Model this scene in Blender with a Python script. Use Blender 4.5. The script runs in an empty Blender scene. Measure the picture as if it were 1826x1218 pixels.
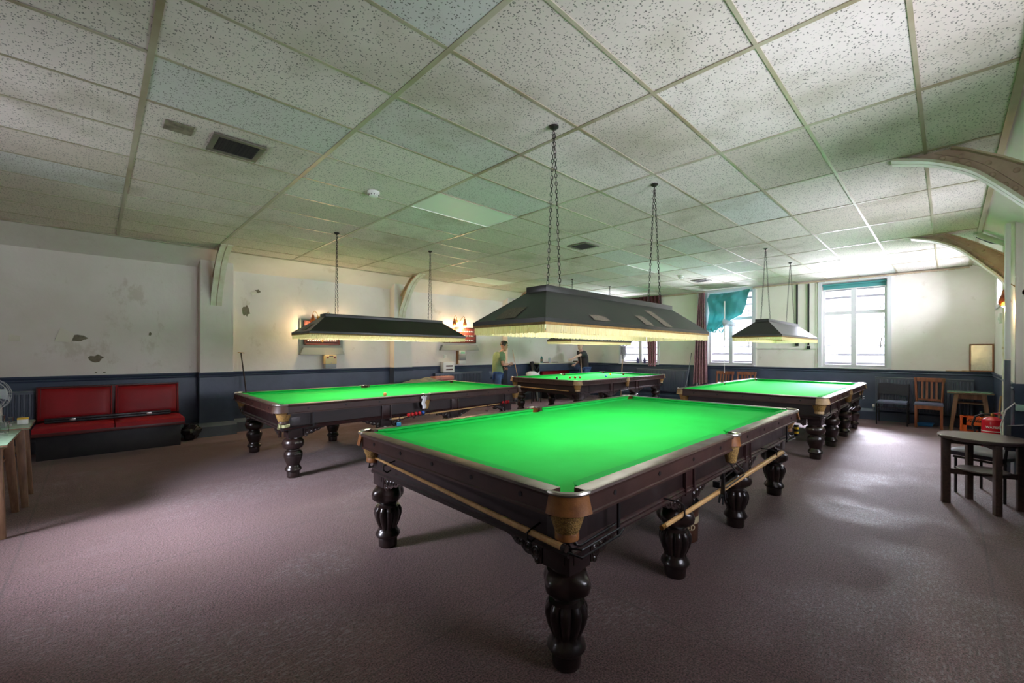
import bpy, bmesh, math, random
from mathutils import Vector, Matrix, noise
random.seed(7)
PI = math.pi
C = bpy.context.scene.collection

# ------------------------------------------------------------------ camera
yaw, roll, F, CY = .7966, .0022, 758.6, 627.1
cam = bpy.data.cameras.new('camera'); camo = bpy.data.objects.new('camera', cam); C.objects.link(camo)
cam.sensor_width = 36.0; cam.lens = F / 1826 * 36; cam.shift_y = (CY - 609) / 1826
cam.clip_start = .02; cam.clip_end = 200
fw = Vector((math.cos(yaw), math.sin(yaw), 0)); rt = Vector((math.sin(yaw), -math.cos(yaw), 0)); up = Vector((0, 0, 1))
rt, up = math.cos(roll) * rt + math.sin(roll) * up, -math.sin(roll) * rt + math.cos(roll) * up
camo.matrix_world = Matrix(((rt.x, up.x, -fw.x, 0), (rt.y, up.y, -fw.y, 0), (rt.z, up.z, -fw.z, 1.45), (0, 0, 0, 1)))
bpy.context.scene.camera = camo

# ------------------------------------------------------------------ sky, daylight, added fill lights, exposure
sc = bpy.context.scene
vs = sc.view_settings
vs.view_transform = 'Standard'; vs.look = 'None'; vs.gamma = 1; vs.use_curve_mapping = False
vs.exposure = .04
sc.cycles.use_denoising = True
sc.cycles.max_bounces = 9; sc.cycles.diffuse_bounces = 5; sc.cycles.transparent_max_bounces = 12
sc.cycles.sample_clamp_indirect = 6
W = bpy.data.worlds.new('overcast_sky'); sc.world = W; W.use_nodes = True
W.node_tree.nodes['Background'].inputs[0].default_value = (.93, .95, 1.05, 1)
W.node_tree.nodes['Background'].inputs[1].default_value = 3.0
DAY = (.9, .9, 1.06)
def window_light(name, loc, sx, sy, rot, power):  # rectangular lamp outside a window, for seen and added windows alike
    l = bpy.data.lights.new(name, 'AREA'); l.shape = 'RECTANGLE'; l.size = sx; l.size_y = sy
    l.energy = power; l.color = DAY
    o = bpy.data.objects.new(name, l); o.location = loc; o.rotation_euler = rot; C.objects.link(o)
    return o
W1, W2, W3 = (6.05, 7.28, 1.10, 3.02), (3.47, 4.59, 1.12, 3.06), (.89, 2.03, 1.12, 3.03)
for w, p, q in ((W1, 120, 46), (W2, 190, 75), (W3, 185, 58)):    # sky from above and bright ground from below
    for tilt, pw in ((-.66, p), (.62, q)):
        window_light('daylight', (12.58, (w[0] + w[1]) / 2, (w[2] + w[3]) / 2 - .35 * tilt), 1.0, w[1] - w[0], (0, PI / 2 + tilt, 0), pw).data.spread = .9
ADDED_BACKW = (3.8, 5.1, 1.3, 2.8)  # unseen window added behind the camera for the bright floor stripe
window_light('daylight', (-2.95, 4.45, 2.35), 1.3, 1.3, (0, -PI / 2 + .72, 0), 165).data.spread = 1.15
window_light('daylight', (-2.95, 4.45, 1.8), 1.3, 1.3, (0, -PI / 2 - .5, 0), 42)  # added fill aimed upwards to brighten the near ceiling
ADDED_SIDEW = (1.9, 3.5, 1.3, 2.75)  # unseen window added to brighten the room near the camera
window_light('daylight', (2.7, -1.6, 1.7), 1.6, 1.2, (PI / 2 + .8, 0, 0), 130)  # added fill tilted up onto the ceiling
window_light('daylight', (2.7, -1.2, 2.03), 1.6, 1.45, (PI / 2, 0, -.5), 36)  # added fill turned to reach the large right-hand bracket
ADDED_SIDEW2 = (5.5, 7.3, 1.3, 2.8)  # another unseen window, added to lift the right side of the room
window_light('daylight', (6.4, -1.5, 1.85), 1.8, 1.2, (PI / 2 + .35, 0, 0), 130)  # added fill coming through that window
SIDEW3 = (9.4, 11.5, 2.28, 2.86)
window_light('daylight', (10.45, -.95, 2.57), 2.1, .58, (PI / 2, 0, 0), 225)
TABLE_LIGHT = 25     # watts in each table lamp
SCONCE = 24

# ------------------------------------------------------------------ materials
def c(r, g, b):
    f = lambda v: ((v / 255 + .055) / 1.055) ** 2.4 if v > 10 else v / 255 / 12.92
    return (f(r), f(g), f(b), 1)
class NT:
    def __init__(s, name):
        s.m = bpy.data.materials.new(name); s.m.use_nodes = True; s.t = s.m.node_tree
        s.p = s.t.nodes['Principled BSDF']; s.out = s.t.nodes['Material Output']
    def n(s, kind, **kw):
        nd = s.t.nodes.new(kind)
        for k, v in kw.items():
            if k.startswith('i_'): nd.inputs[k[2:].replace('_', ' ')].default_value = v
            else: setattr(nd, k, v)
        return nd
    def l(s, a, b): s.t.links.new(a, b)
    def mix(s, fac, a, b, mode='MIX'):
        nd = s.n('ShaderNodeMix', data_type='RGBA', blend_type=mode)
        for sock, v in ((nd.inputs[0], fac), (nd.inputs[6], a), (nd.inputs[7], b)):
            if hasattr(v, 'links'): s.l(v, sock)
            else: sock.default_value = v
        return nd.outputs[2]
    def ramp(s, src, a, b, lo=0., hi=1.):
        nd = s.n('ShaderNodeMapRange'); nd.inputs[1].default_value = a; nd.inputs[2].default_value = b
        nd.inputs[3].default_value = lo; nd.inputs[4].default_value = hi; s.l(src, nd.inputs[0]); return nd.outputs[0]
    def coord(s, kind='Object'):
        if kind == 'World': return s.n('ShaderNodeNewGeometry').outputs['Position']
        return s.n('ShaderNodeTexCoord').outputs[kind]
    def noise(s, co, scale, detail=3, rough=.5, stretch=None):
        if stretch:
            mp = s.n('ShaderNodeMapping'); mp.inputs['Scale'].default_value = stretch; s.l(co, mp.inputs[0]); co = mp.outputs[0]
        nd = s.n('ShaderNodeTexNoise'); nd.inputs['Scale'].default_value = scale; nd.inputs['Detail'].default_value = detail
        nd.inputs['Roughness'].default_value = rough; s.l(co, nd.inputs['Vector']); return nd.outputs[0]
    def bump(s, h, strength, dist=.01):
        nd = s.n('ShaderNodeBump'); nd.inputs['Strength'].default_value = strength; nd.inputs['Distance'].default_value = dist
        s.l(h, nd.inputs['Height']); s.l(nd.outputs[0], s.p.inputs['Normal'])
def mat(name, col, rough=.5, metal=0., spec=.5, col2=None, scale=8, bump=0, bscale=60, stretch=None, coat=0, trans=0, emit=None, estr=0, alpha=1, sheen=0, co='Object'):
    t = NT(name); p = t.p
    p.inputs['Base Color'].default_value = col; p.inputs['Roughness'].default_value = rough; p.inputs['Metallic'].default_value = metal
    p.inputs['Specular IOR Level'].default_value = spec; p.inputs['Coat Weight'].default_value = coat
    p.inputs['Transmission Weight'].default_value = trans; p.inputs['Alpha'].default_value = alpha; p.inputs['Sheen Weight'].default_value = sheen
    if emit: p.inputs['Emission Color'].default_value = emit; p.inputs['Emission Strength'].default_value = estr
    if col2:
        cc = t.coord(co); nz = t.noise(cc, scale, 4, .6, stretch)
        t.l(t.mix(t.ramp(nz, .35, .65), col, col2), p.inputs['Base Color'])
    if bump:
        cc = t.coord(co); t.bump(t.noise(cc, bscale, 3, .6, stretch), bump)
    return t.m

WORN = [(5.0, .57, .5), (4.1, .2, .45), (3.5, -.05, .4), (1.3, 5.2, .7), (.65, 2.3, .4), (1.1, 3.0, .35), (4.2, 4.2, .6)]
def carpet_mat():
    t = NT('carpet'); co = t.coord('World')
    fine = t.noise(co, 110, 3, .75); mid = t.noise(co, 28, 3, .7); big = t.noise(co, .8, 3, .55)
    col = t.mix(t.ramp(fine, .4, .62), c(40, 27, 23), c(140, 104, 106))
    col = t.mix(t.ramp(big, .35, .7, 0, .4), col, c(92, 66, 56))
    # worn, shiny flattened places with cracked backing showing
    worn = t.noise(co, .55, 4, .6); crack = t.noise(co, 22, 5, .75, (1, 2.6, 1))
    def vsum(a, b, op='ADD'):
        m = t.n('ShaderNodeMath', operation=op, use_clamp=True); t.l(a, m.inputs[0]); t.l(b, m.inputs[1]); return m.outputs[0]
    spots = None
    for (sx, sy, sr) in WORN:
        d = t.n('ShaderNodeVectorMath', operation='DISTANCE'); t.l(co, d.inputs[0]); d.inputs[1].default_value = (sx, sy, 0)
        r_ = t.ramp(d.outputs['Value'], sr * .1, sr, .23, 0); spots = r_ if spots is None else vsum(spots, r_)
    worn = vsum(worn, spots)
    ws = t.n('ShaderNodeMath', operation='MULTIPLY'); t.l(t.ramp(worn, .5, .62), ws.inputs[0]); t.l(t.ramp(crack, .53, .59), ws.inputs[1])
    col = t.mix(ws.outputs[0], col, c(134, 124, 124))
    # straight joints between the carpet strips
    sep = t.n('ShaderNodeSeparateXYZ'); t.l(co, sep.inputs[0])
    def seam(sock, period, off):
        a = t.n('ShaderNodeMath', operation='ADD'); a.inputs[1].default_value = off; t.l(sock, a.inputs[0])
        m = t.n('ShaderNodeMath', operation='PINGPONG'); m.inputs[1].default_value = period; t.l(a.outputs[0], m.inputs[0])
        return t.ramp(m.outputs[0], .004, .010, 1, 0)
    sm = t.n('ShaderNodeMath', operation='MAXIMUM'); t.l(seam(sep.outputs[0], 1.3, .4), sm.inputs[0]); t.l(seam(sep.outputs[1], 1.0, .2), sm.inputs[1])
    sf = t.n('ShaderNodeMath', operation='MULTIPLY'); t.l(sm.outputs[0], sf.inputs[0]); sf.inputs[1].default_value = .4
    col = t.mix(sf.outputs[0], col, c(50, 40, 36))
    t.l(col, t.p.inputs['Base Color'])
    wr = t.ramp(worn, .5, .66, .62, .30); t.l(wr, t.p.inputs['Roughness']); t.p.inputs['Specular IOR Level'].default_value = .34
    t.p.inputs['Sheen Weight'].default_value = .15
    h = t.n('ShaderNodeMath', operation='ADD'); t.l(fine, h.inputs[0]); t.l(mid, h.inputs[1])
    t.bump(h.outputs[0], .7, .014)
    return t.m
def tile_mat():
    t = NT('fissured_tile'); wc = t.coord('World'); inf = t.n('ShaderNodeObjectInfo')
    col = t.mix(inf.outputs['Random'], c(226, 217, 210), c(210, 199, 188))
    hue = t.n('ShaderNodeMath', operation='FRACT'); mm = t.n('ShaderNodeMath', operation='MULTIPLY'); mm.inputs[1].default_value = 7.31
    t.l(inf.outputs['Random'], mm.inputs[0]); t.l(mm.outputs[0], hue.inputs[0])
    col = t.mix(t.ramp(hue.outputs[0], .86, .9, 0, .4), col, c(196, 210, 214))
    col = t.mix(t.ramp(t.noise(wc, 1.1, 3, .6), .52, .72, 0, .55), col, c(160, 154, 130))
    def flecks(scale, rad, keep, st):
        mp = t.n('ShaderNodeMapping'); mp.inputs['Scale'].default_value = st; t.l(wc, mp.inputs[0])
        v = t.n('ShaderNodeTexVoronoi'); v.inputs['Scale'].default_value = scale; t.l(mp.outputs[0], v.inputs['Vector'])
        sp = t.n('ShaderNodeSeparateColor'); t.l(v.outputs['Color'], sp.inputs[0])
        m = t.n('ShaderNodeMath', operation='MULTIPLY'); t.l(t.ramp(v.outputs['Distance'], rad * .7, rad, 1, 0), m.inputs[0]); t.l(t.ramp(sp.outputs[0], keep - .02, keep, 1, 0), m.inputs[1]); return m.outputs[0]
    a = t.n('ShaderNodeMath', operation='MAXIMUM'); t.l(flecks(95, .34, .5, (1, .6, 1)), a.inputs[0]); t.l(flecks(70, .3, .45, (.55, 1, 1)), a.inputs[1])
    hole = t.ramp(a.outputs[0], 0, 1, 0, .85)
    col = t.mix(hole, col, c(92, 92, 84))
    t.l(col, t.p.inputs['Base Color']); t.p.inputs['Roughness'].default_value = .85
    inv = t.ramp(a.outputs[0], 0, 1, 1, 0); t.bump(inv, .35, .004)
    return t.m
def wall_mat():
    t = NT('cream_paint'); co = t.coord('World')
    col = t.mix(t.ramp(t.noise(co, .9, 4, .6), .35, .7), c(234, 227, 221), c(220, 211, 201))
    col = t.mix(t.ramp(t.noise(co, 2.6, 5, .7), .62, .74, 0, .35), col, c(176, 160, 134))
    st = None
    for (sx, sz, sr) in ((.45, 2.3, .45), (.38, 1.75, .35), (.75, 1.5, .3), (-.1, 1.5, .5), (.55, 1.25, .35), (6.0, 2.5, .4)):
        d = t.n('ShaderNodeVectorMath', operation='DISTANCE'); t.l(co, d.inputs[0]); d.inputs[1].default_value = (sx, 8.95, sz)
        r_ = t.ramp(d.outputs['Value'], sr * .2, sr, .13, 0)
        if st is None: st = r_
        else:
            m = t.n('ShaderNodeMath', operation='MAXIMUM'); t.l(st, m.inputs[0]); t.l(r_, m.inputs[1]); st = m.outputs[0]
    m = t.n('ShaderNodeMath', operation='ADD'); t.l(t.noise(co, 5, 6, .7, (1, 1, .6)), m.inputs[0]); t.l(st, m.inputs[1])
    col = t.mix(t.ramp(m.outputs[0], .63, .73, 0, .3), col, c(168, 148, 118))
    t.l(col, t.p.inputs['Base Color']); t.p.inputs['Roughness'].default_value = .6
    t.bump(t.noise(co, 9, 4, .6), .18, .02)
    return t.m
def wood_mat(name, a, b, rough=.35, coat=0.2, scale=3, stretch=(1, 12, 12)):
    t = NT(name); co = t.coord('Object')
    nz = t.noise(co, scale, 5, .65, stretch); t.l(t.mix(t.ramp(nz, .35, .65), a, b), t.p.inputs['Base Color'])
    t.l(t.ramp(t.noise(co, 6, 3, .6), .3, .75, rough - .05, rough + .12), t.p.inputs['Roughness'])
    t.p.inputs['Coat Weight'].default_value = coat; t.p.inputs['Coat Roughness'].default_value = .25
    t.bump(nz, .05, .003)
    return t.m
def fringe_mat():
    t = NT('gold_fringe'); co = t.coord('Object')
    col = t.mix(t.noise(co, 40, 2, .6), c(238, 220, 178), c(250, 244, 228)); t.l(col, t.p.inputs['Base Color']); t.p.inputs['Roughness'].default_value = .6
    tr = t.n('ShaderNodeBsdfTranslucent'); t.l(col, tr.inputs[0])
    mx = t.n('ShaderNodeMixShader'); mx.inputs[0].default_value = .62; t.l(t.p.outputs[0], mx.inputs[1]); t.l(tr.outputs[0], mx.inputs[2]); t.l(mx.outputs[0], t.out.inputs[0])
    return t.m
def thin_glass(name, tint=(1, 1, 1, 1), f=.08):
    t = NT(name); tr = t.n('ShaderNodeBsdfTransparent'); tr.inputs[0].default_value = tint
    gl = t.n('ShaderNodeBsdfGlossy'); gl.inputs['Roughness'].default_value = .02
    fr = t.n('ShaderNodeFresnel'); fr.inputs[0].default_value = 1.45
    mx = t.n('ShaderNodeMixShader'); t.l(fr.outputs[0], mx.inputs[0]); t.l(tr.outputs[0], mx.inputs[1]); t.l(gl.outputs[0], mx.inputs[2]); t.l(mx.outputs[0], t.out.inputs[0])
    return t.m
def net_mat():
    t = NT('pocket_net'); co = t.coord('Object')
    v = t.n('ShaderNodeTexVoronoi'); v.inputs['Scale'].default_value = 130; t.l(co, v.inputs['Vector'])
    t.l(t.mix(t.ramp(v.outputs[0], .2, .7), c(176, 140, 74), c(120, 92, 48)), t.p.inputs['Base Color']); t.p.inputs['Roughness'].default_value = .7
    t.bump(v.outputs[0], .6, .004)
    return t.m
M = {}
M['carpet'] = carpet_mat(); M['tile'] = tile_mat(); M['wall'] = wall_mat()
M['slab'] = mat('void', c(60, 58, 52), .9)
M['tee'] = mat('grid_paint', c(186, 180, 158), .35, col2=c(150, 138, 108), scale=1.2, co='World')
M['dado'] = mat('blue_grey_gloss', c(64, 77, 98), .36, col2=c(54, 66, 84), scale=2.5, bump=.12, bscale=14, co='World')
M['skirt'] = mat('grey_gloss', c(84, 92, 104), .4, col2=c(70, 76, 86), scale=4, co='World')
M['bracket'] = mat('bracket_web', c(196, 176, 152), .5, col2=c(172, 150, 126), scale=5)
M['flange'] = mat('bracket_flange', c(234, 231, 218), .3, col2=c(206, 198, 170), scale=4)
M['white'] = mat('white_paint', c(226, 226, 220), .35)
M['frame'] = mat('window_paint', c(206, 205, 208), .4)
M['bargrey'] = mat('bar_grey_paint', c(140, 140, 144), .5)
M['pane'] = thin_glass('window_glass')
M['cloth'] = mat('baize', (.010, .47, .06, 1), .85, spec=.16, col2=(.013, .53, .075, 1), scale=2.2, bump=.12, bscale=500, sheen=.0)
M['cushion'] = mat('cushion_baize', (.008, .40, .06, 1), .85, spec=.15, bump=.1, bscale=400)
M['rail'] = wood_mat('rail_mahogany', c(66, 42, 36), c(52, 33, 28), .38, .1, 2, (2, 2, 2))
M['mahog'] = wood_mat('dark_mahogany', c(40, 24, 23), c(26, 17, 17), .42, .15, 2, (2, 2, 6))
M['mahog2'] = wood_mat('red_mahogany', c(56, 29, 27), c(38, 22, 22), .42, .15, stretch=(12, 12, 1))
M['ebon'] = mat('blackened_wood', c(28, 21, 20), .28, coat=.35, col2=c(42, 28, 24), scale=5, bump=.08, bscale=30)
M['black'] = mat('black_metal', c(22, 22, 24), .4, spec=.5)
M['hole'] = mat('bolt_hole', c(10, 9, 9), .6)
M['steel'] = mat('worn_steel', c(176, 172, 164), .3, metal=.9)
M['leather'] = mat('pocket_leather', c(150, 96, 44), .5, col2=c(116, 70, 32), scale=14, bump=.1, bscale=90)
M['leather_dark'] = mat('dark_leather', c(74, 50, 36), .5, col2=c(56, 38, 28), scale=14)
M['leather_pale'] = mat('worn_pale_leather', c(182, 156, 114), .6, col2=c(150, 122, 84), scale=12)
M['net'] = net_mat()
M['cue'] = wood_mat('ash_cue', c(206, 166, 110), c(180, 136, 80), .35, .3, stretch=(1, 8, 8))
M['shade'] = mat('shade_green_black', c(36, 40, 35), .36, spec=.6, col2=c(44, 46, 40), scale=3, bump=.04, bscale=20)
M['lining'] = mat('shade_lining', c(244, 243, 236), .7)
M['ribbon'] = mat('gold_ribbon', c(160, 124, 58), .6, col2=c(128, 96, 42), scale=30)
M['fringe'] = fringe_mat()
M['tube'] = mat('lamp_tube', c(255, 250, 235), .4, emit=(1, .96, .88, 1), estr=22)
M['chain'] = mat('dark_chain', c(62, 58, 54), .4, metal=.7)
M['paper'] = mat('old_paper', c(128, 122, 102), .8, col2=c(88, 82, 66), scale=60, stretch=(1, 5, 1))
M['plastic'] = mat('white_plastic', c(228, 228, 222), .4)
M['greyplastic'] = mat('grey_plastic', c(150, 152, 152), .45)
M['panel'] = mat('light_diffuser', c(236, 240, 232), .5, bump=.05, bscale=120)
M['grille'] = mat('vent_metal', c(110, 106, 92), .5, metal=.2)
M['soot'] = mat('sooty_mesh', c(58, 54, 46), .8, col2=c(28, 27, 24), scale=70)
M['red'] = mat('red_vinyl', c(150, 14, 22), .42, spec=.3, col2=c(134, 14, 20), scale=3, bump=.06, bscale=40)
M['redframe'] = mat('dark_red_trim', c(74, 22, 20), .4)
M['benchbase'] = mat('black_base', c(24, 24, 25), .5, col2=c(34, 33, 33), scale=8)
M['formica'] = mat('green_formica', c(124, 152, 126), .25, col2=c(108, 136, 112), scale=30)
M['tablewood'] = wood_mat('worn_oak', c(138, 104, 78), c(100, 70, 50), .45, .1, stretch=(10, 10, 1))
M['chairwood'] = wood_mat('chair_wood', c(142, 84, 52), c(108, 60, 36), .4, .2, stretch=(10, 10, 1))
M['darkwood'] = wood_mat('dark_table_wood', c(74, 56, 48), c(54, 40, 35), .35, .3)
M['walnut'] = mat('dark_laminate', c(84, 70, 68), .3, spec=.35, col2=c(72, 60, 58), scale=5, coat=.1)
M['fabric'] = mat('black_fabric', c(44, 46, 54), .7, bump=.15, bscale=200, sheen=.1)
M['seatfab'] = mat('grey_blue_fabric', c(92, 98, 120), .8, bump=.2, bscale=200)
M['vinylblk'] = mat('black_vinyl', c(44, 48, 60), .42, bump=.05, bscale=50)
M['radiator'] = mat('radiator_paint', c(74, 84, 98), .4)
M['radtop'] = mat('radiator_top', c(112, 120, 126), .4)
M['orange'] = mat('orange_plastic', c(232, 104, 44), .42, col2=c(214, 88, 36), scale=9)
M['ink'] = mat('black_print', c(34, 26, 26), .6)
M['wtext'] = mat('white_print', c(240, 238, 236), .6)
M['extred'] = mat('extinguisher_red', c(206, 26, 44), .25, coat=.4)
M['rubber'] = mat('black_rubber', c(26, 26, 28), .5)
M['brass'] = mat('brass', c(188, 140, 70), .3, metal=.9)
M['amber'] = mat('amber_glass', c(196, 134, 66), .25, trans=.6, col2=c(150, 92, 44), scale=30)
M['bulb'] = mat('lit_bulb', c(255, 230, 190), .4, emit=(1, .74, .42, 1), estr=60)
M['glass'] = mat('drinking_glass', c(245, 250, 250), .03, trans=1)
M['clearplastic'] = mat('clear_plastic', c(226, 232, 236), .15, trans=.6)
M['board'] = mat('scoreboard_red', c(150, 66, 52), .4, col2=c(128, 50, 42), scale=10)
M['boarddark'] = mat('scoreboard_brown', c(86, 44, 36), .4, col2=c(70, 36, 32), scale=16, stretch=(1, 8, 8))
M['greyboard'] = mat('grey_backboard', c(150, 156, 150), .55)
M['cream'] = mat('cream_plastic', c(222, 198, 142), .45)
def backlit(name, a, b, f):
    t = NT(name); col = t.mix(t.noise(t.coord(), 5), a, b); t.l(col, t.p.inputs['Base Color']); tr = t.n('ShaderNodeBsdfTranslucent'); t.l(col, tr.inputs[0])
    mx = t.n('ShaderNodeMixShader'); mx.inputs[0].default_value = f; t.l(t.p.outputs[0], mx.inputs[1]); t.l(tr.outputs[0], mx.inputs[2]); t.l(mx.outputs[0], t.out.inputs[0]); return t.m
M['teal'] = backlit('teal_sheet', c(96, 170, 170), c(80, 152, 154), .3)
M['curtain'] = mat('mauve_curtain', c(128, 86, 96), .85, col2=c(150, 118, 116), scale=22)
M['curtainred'] = mat('dark_red_curtain', c(92, 40, 44), .85, col2=c(60, 26, 30), scale=34)
M['lace'] = mat('dusky_lace', c(180, 130, 140), .85, col2=c(140, 90, 100), scale=40)
M['plaster'] = mat('bare_plaster', c(132, 124, 104), .8, col2=c(112, 104, 86), scale=20)
M['flake'] = mat('paint_flake', c(226, 220, 204), .6)
M['skin'] = mat('skin', c(206, 152, 128), .5)
M['skinpale'] = mat('pale_skin', c(222, 176, 160), .5)
M['hair'] = mat('dark_hair', c(38, 29, 25), .5, col2=c(58, 44, 36), scale=40)
M['cap'] = mat('grey_hair', c(150, 130, 122), .6, col2=c(176, 150, 140), scale=50)
M['tgreen'] = mat('green_cotton', c(134, 158, 120), .85, col2=c(112, 136, 100), scale=6)
M['tdark'] = mat('charcoal_cotton', c(66, 60, 62), .85, col2=c(52, 50, 56), scale=6)
M['print'] = mat('shirt_print', c(150, 120, 90), .8, col2=c(88, 110, 84), scale=18)
M['jeans'] = mat('denim', c(52, 78, 120), .8, col2=c(72, 100, 142), scale=9)
M['shoe'] = mat('shoe', c(40, 38, 38), .6)
M['eye'] = mat('eye', c(40, 30, 26), .3)
M['lips'] = mat('lips', c(160, 96, 88), .5)
M['blackbag'] = mat('black_bag', c(26, 26, 30), .35, bump=.3, bscale=20)
M['whitecloth'] = mat('white_cloth', c(222, 222, 226), .8)
M['mop'] = mat('mop_strands', c(190, 182, 190), .9, col2=c(110, 100, 110), scale=60)
M['bluetray'] = mat('blue_plastic', c(36, 110, 176), .4)
M['bucket'] = mat('brown_tin', c(82, 52, 36), .4, col2=c(60, 34, 24), scale=7)
M['tinlabel'] = mat('cream_label', c(186, 170, 134), .5)
M['yellow'] = mat('yellow_tape', c(222, 178, 36), .45)
M['chalkblue'] = mat('blue_chalk', c(44, 110, 150), .8)
M['mirror'] = mat('cloudy_mirror', c(200, 206, 200), .22, metal=.75, col2=c(170, 178, 170), scale=60)
M['framewood'] = wood_mat('picture_frame_wood', c(150, 100, 64), c(120, 76, 46), .45, .1)
M['cable'] = mat('white_cable', c(214, 210, 204), .5)
M['green'] = mat('green_glass', c(70, 150, 140), .15, trans=.4)
M['timber'] = wood_mat('pale_timber', c(190, 156, 112), c(160, 126, 86), .6, 0, stretch=(10, 10, 1))
BALLS = {k: mat('ball_' + k, col, .08, coat=.5) for k, col in dict(red=c(176, 14, 24), white=c(238, 232, 210), pink=c(236, 120, 80), blue=c(30, 84, 170), black=c(16, 16, 18), yellow=c(240, 186, 30), brown=c(104, 52, 30)).items()}

# ------------------------------------------------------------------ mesh helpers
class MB:
    def __init__(s): s.bm = bmesh.new()
    def box(s, x0, x1, y0, y1, z0, z1, X=None):
        v = [s.bm.verts.new(Vector(p) if X is None else X @ Vector(p)) for p in
             ((x0, y0, z0), (x1, y0, z0), (x1, y1, z0), (x0, y1, z0), (x0, y0, z1), (x1, y0, z1), (x1, y1, z1), (x0, y1, z1))]
        for f in ((0, 3, 2, 1), (4, 5, 6, 7), (0, 1, 5, 4), (1, 2, 6, 5), (2, 3, 7, 6), (3, 0, 4, 7)): s.bm.faces.new([v[i] for i in f])
        return s
    def cbox(s, cx, cy, cz, sx, sy, sz, X=None): return s.box(cx - sx / 2, cx + sx / 2, cy - sy / 2, cy + sy / 2, cz - sz / 2, cz + sz / 2, X)
    def prism(s, poly, axis, a0, a1, X=None):
        def P(u, v, a): p = Vector({'x': (a, u, v), 'y': (u, a, v), 'z': (u, v, a)}[axis]); return p if X is None else X @ p
        r0 = [s.bm.verts.new(P(u, v, a0)) for u, v in poly]; r1 = [s.bm.verts.new(P(u, v, a1)) for u, v in poly]
        n = len(poly); s.bm.faces.new(r0[::-1]); s.bm.faces.new(r1)
        for i in range(n): s.bm.faces.new((r0[i], r0[(i + 1) % n], r1[(i + 1) % n], r1[i]))
        return s
    def ring(s, rings, closed=False, cap=True):
        n = len(rings[0]); vr = [[s.bm.verts.new(p) for p in r] for r in rings]; m = len(vr)
        for k in range(m if closed else m - 1):
            a, b = vr[k], vr[(k + 1) % m]
            for i in range(n): s.bm.faces.new((a[i], a[(i + 1) % n], b[(i + 1) % n], b[i]))
        if cap and not closed: s.bm.faces.new(vr[0][::-1]); s.bm.faces.new(vr[-1])
        return s
    def lathe(s, prof, n=24, X=None, fn=None, cap=True):
        rings = []
        for r, z in prof:
            q = []
            for i in range(n):
                a = 2 * PI * i / n; rr = max(r, .0004) * (fn(a, z) if fn else 1); p = Vector((rr * math.cos(a), rr * math.sin(a), z)); q.append(p if X is None else X @ p)
            rings.append(q)
        return s.ring(rings, cap=cap)
    def arc_lathe(s, prof, a0, a1, n, cx, cy):           # open sweep of a closed profile (r, z)
        rings = []
        for i in range(n + 1):
            a = a0 + (a1 - a0) * i / n; rings.append([Vector((cx + r * math.cos(a), cy + r * math.sin(a), z)) for r, z in prof])
        return s.ring(rings)
    def cyl(s, p0, p1, r0, r1=None, n=12):
        return s.tube([p0, p1], [r0, r0 if r1 is None else r1], n)
    def tube(s, pts, r, n=6, closed=False):
        pts = [Vector(p) for p in pts]; m = len(pts); rs = r if isinstance(r, (list, tuple)) else [r] * m
        rings = []; u = None
        for i in range(m):
            a = pts[(i - 1) % m] if (closed or i > 0) else pts[i]; b = pts[(i + 1) % m] if (closed or i < m - 1) else pts[i]
            d = (b - a).normalized()
            if u is None: u = d.orthogonal().normalized()
            u = (u - d * u.dot(d)); u = u.normalized() if u.length > 1e-6 else d.orthogonal().normalized()
            w = d.cross(u); rings.append([pts[i] + (u * math.cos(2 * PI * k / n) + w * math.sin(2 * PI * k / n)) * rs[i] for k in range(n)])
        return s.ring(rings, closed=closed)
    def ball(s, cx, cy, cz, r, seg=14, X=None, sc=(1, 1, 1)):
        prof = [(math.sin(PI * k / (seg // 2 + 2)), -math.cos(PI * k / (seg // 2 + 2))) for k in range(seg // 2 + 3)]
        T = Matrix.Translation((cx, cy, cz)) @ Matrix.Diagonal((r * sc[0], r * sc[1], r * sc[2], 1))
        return s.lathe(prof, seg, T if X is None else X @ T)
    def torus(s, R, r, n=24, k=6, X=None, sx=1, sy=1):
        pts = [Vector((R * sx * math.cos(2 * PI * i / n), R * sy * math.sin(2 * PI * i / n), 0)) for i in range(n)]
        if X is not None: pts = [X @ p for p in pts]
        return s.tube(pts, r, k, True)
    def sheet(s, nu, nv, fn, thick=.004):
        g = [[Vector(fn(i / nu, j / nv)) for i in range(nu + 1)] for j in range(nv + 1)]
        def nor(j, i):
            a = g[j][min(i + 1, nu)] - g[j][max(i - 1, 0)]; b = g[min(j + 1, nv)][i] - g[max(j - 1, 0)][i]
            q = a.cross(b); return q.normalized() if q.length > 1e-9 else Vector((1, 0, 0))
        A = [[s.bm.verts.new(g[j][i] + nor(j, i) * thick / 2) for i in range(nu + 1)] for j in range(nv + 1)]
        B = [[s.bm.verts.new(g[j][i] - nor(j, i) * thick / 2) for i in range(nu + 1)] for j in range(nv + 1)]
        for j in range(nv):
            for i in range(nu):
                s.bm.faces.new((A[j][i], A[j][i + 1], A[j + 1][i + 1], A[j + 1][i])); s.bm.faces.new((B[j][i], B[j + 1][i], B[j + 1][i + 1], B[j][i + 1]))
        rim = [(0, i) for i in range(nu)] + [(j, nu) for j in range(nv)] + [(nv, nu - i) for i in range(nu)] + [(nv - j, 0) for j in range(nv)]
        for k, (j, i) in enumerate(rim):
            j2, i2 = rim[(k + 1) % len(rim)]; s.bm.faces.new((A[j][i], B[j][i], B[j2][i2], A[j2][i2]))
        return s
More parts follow.
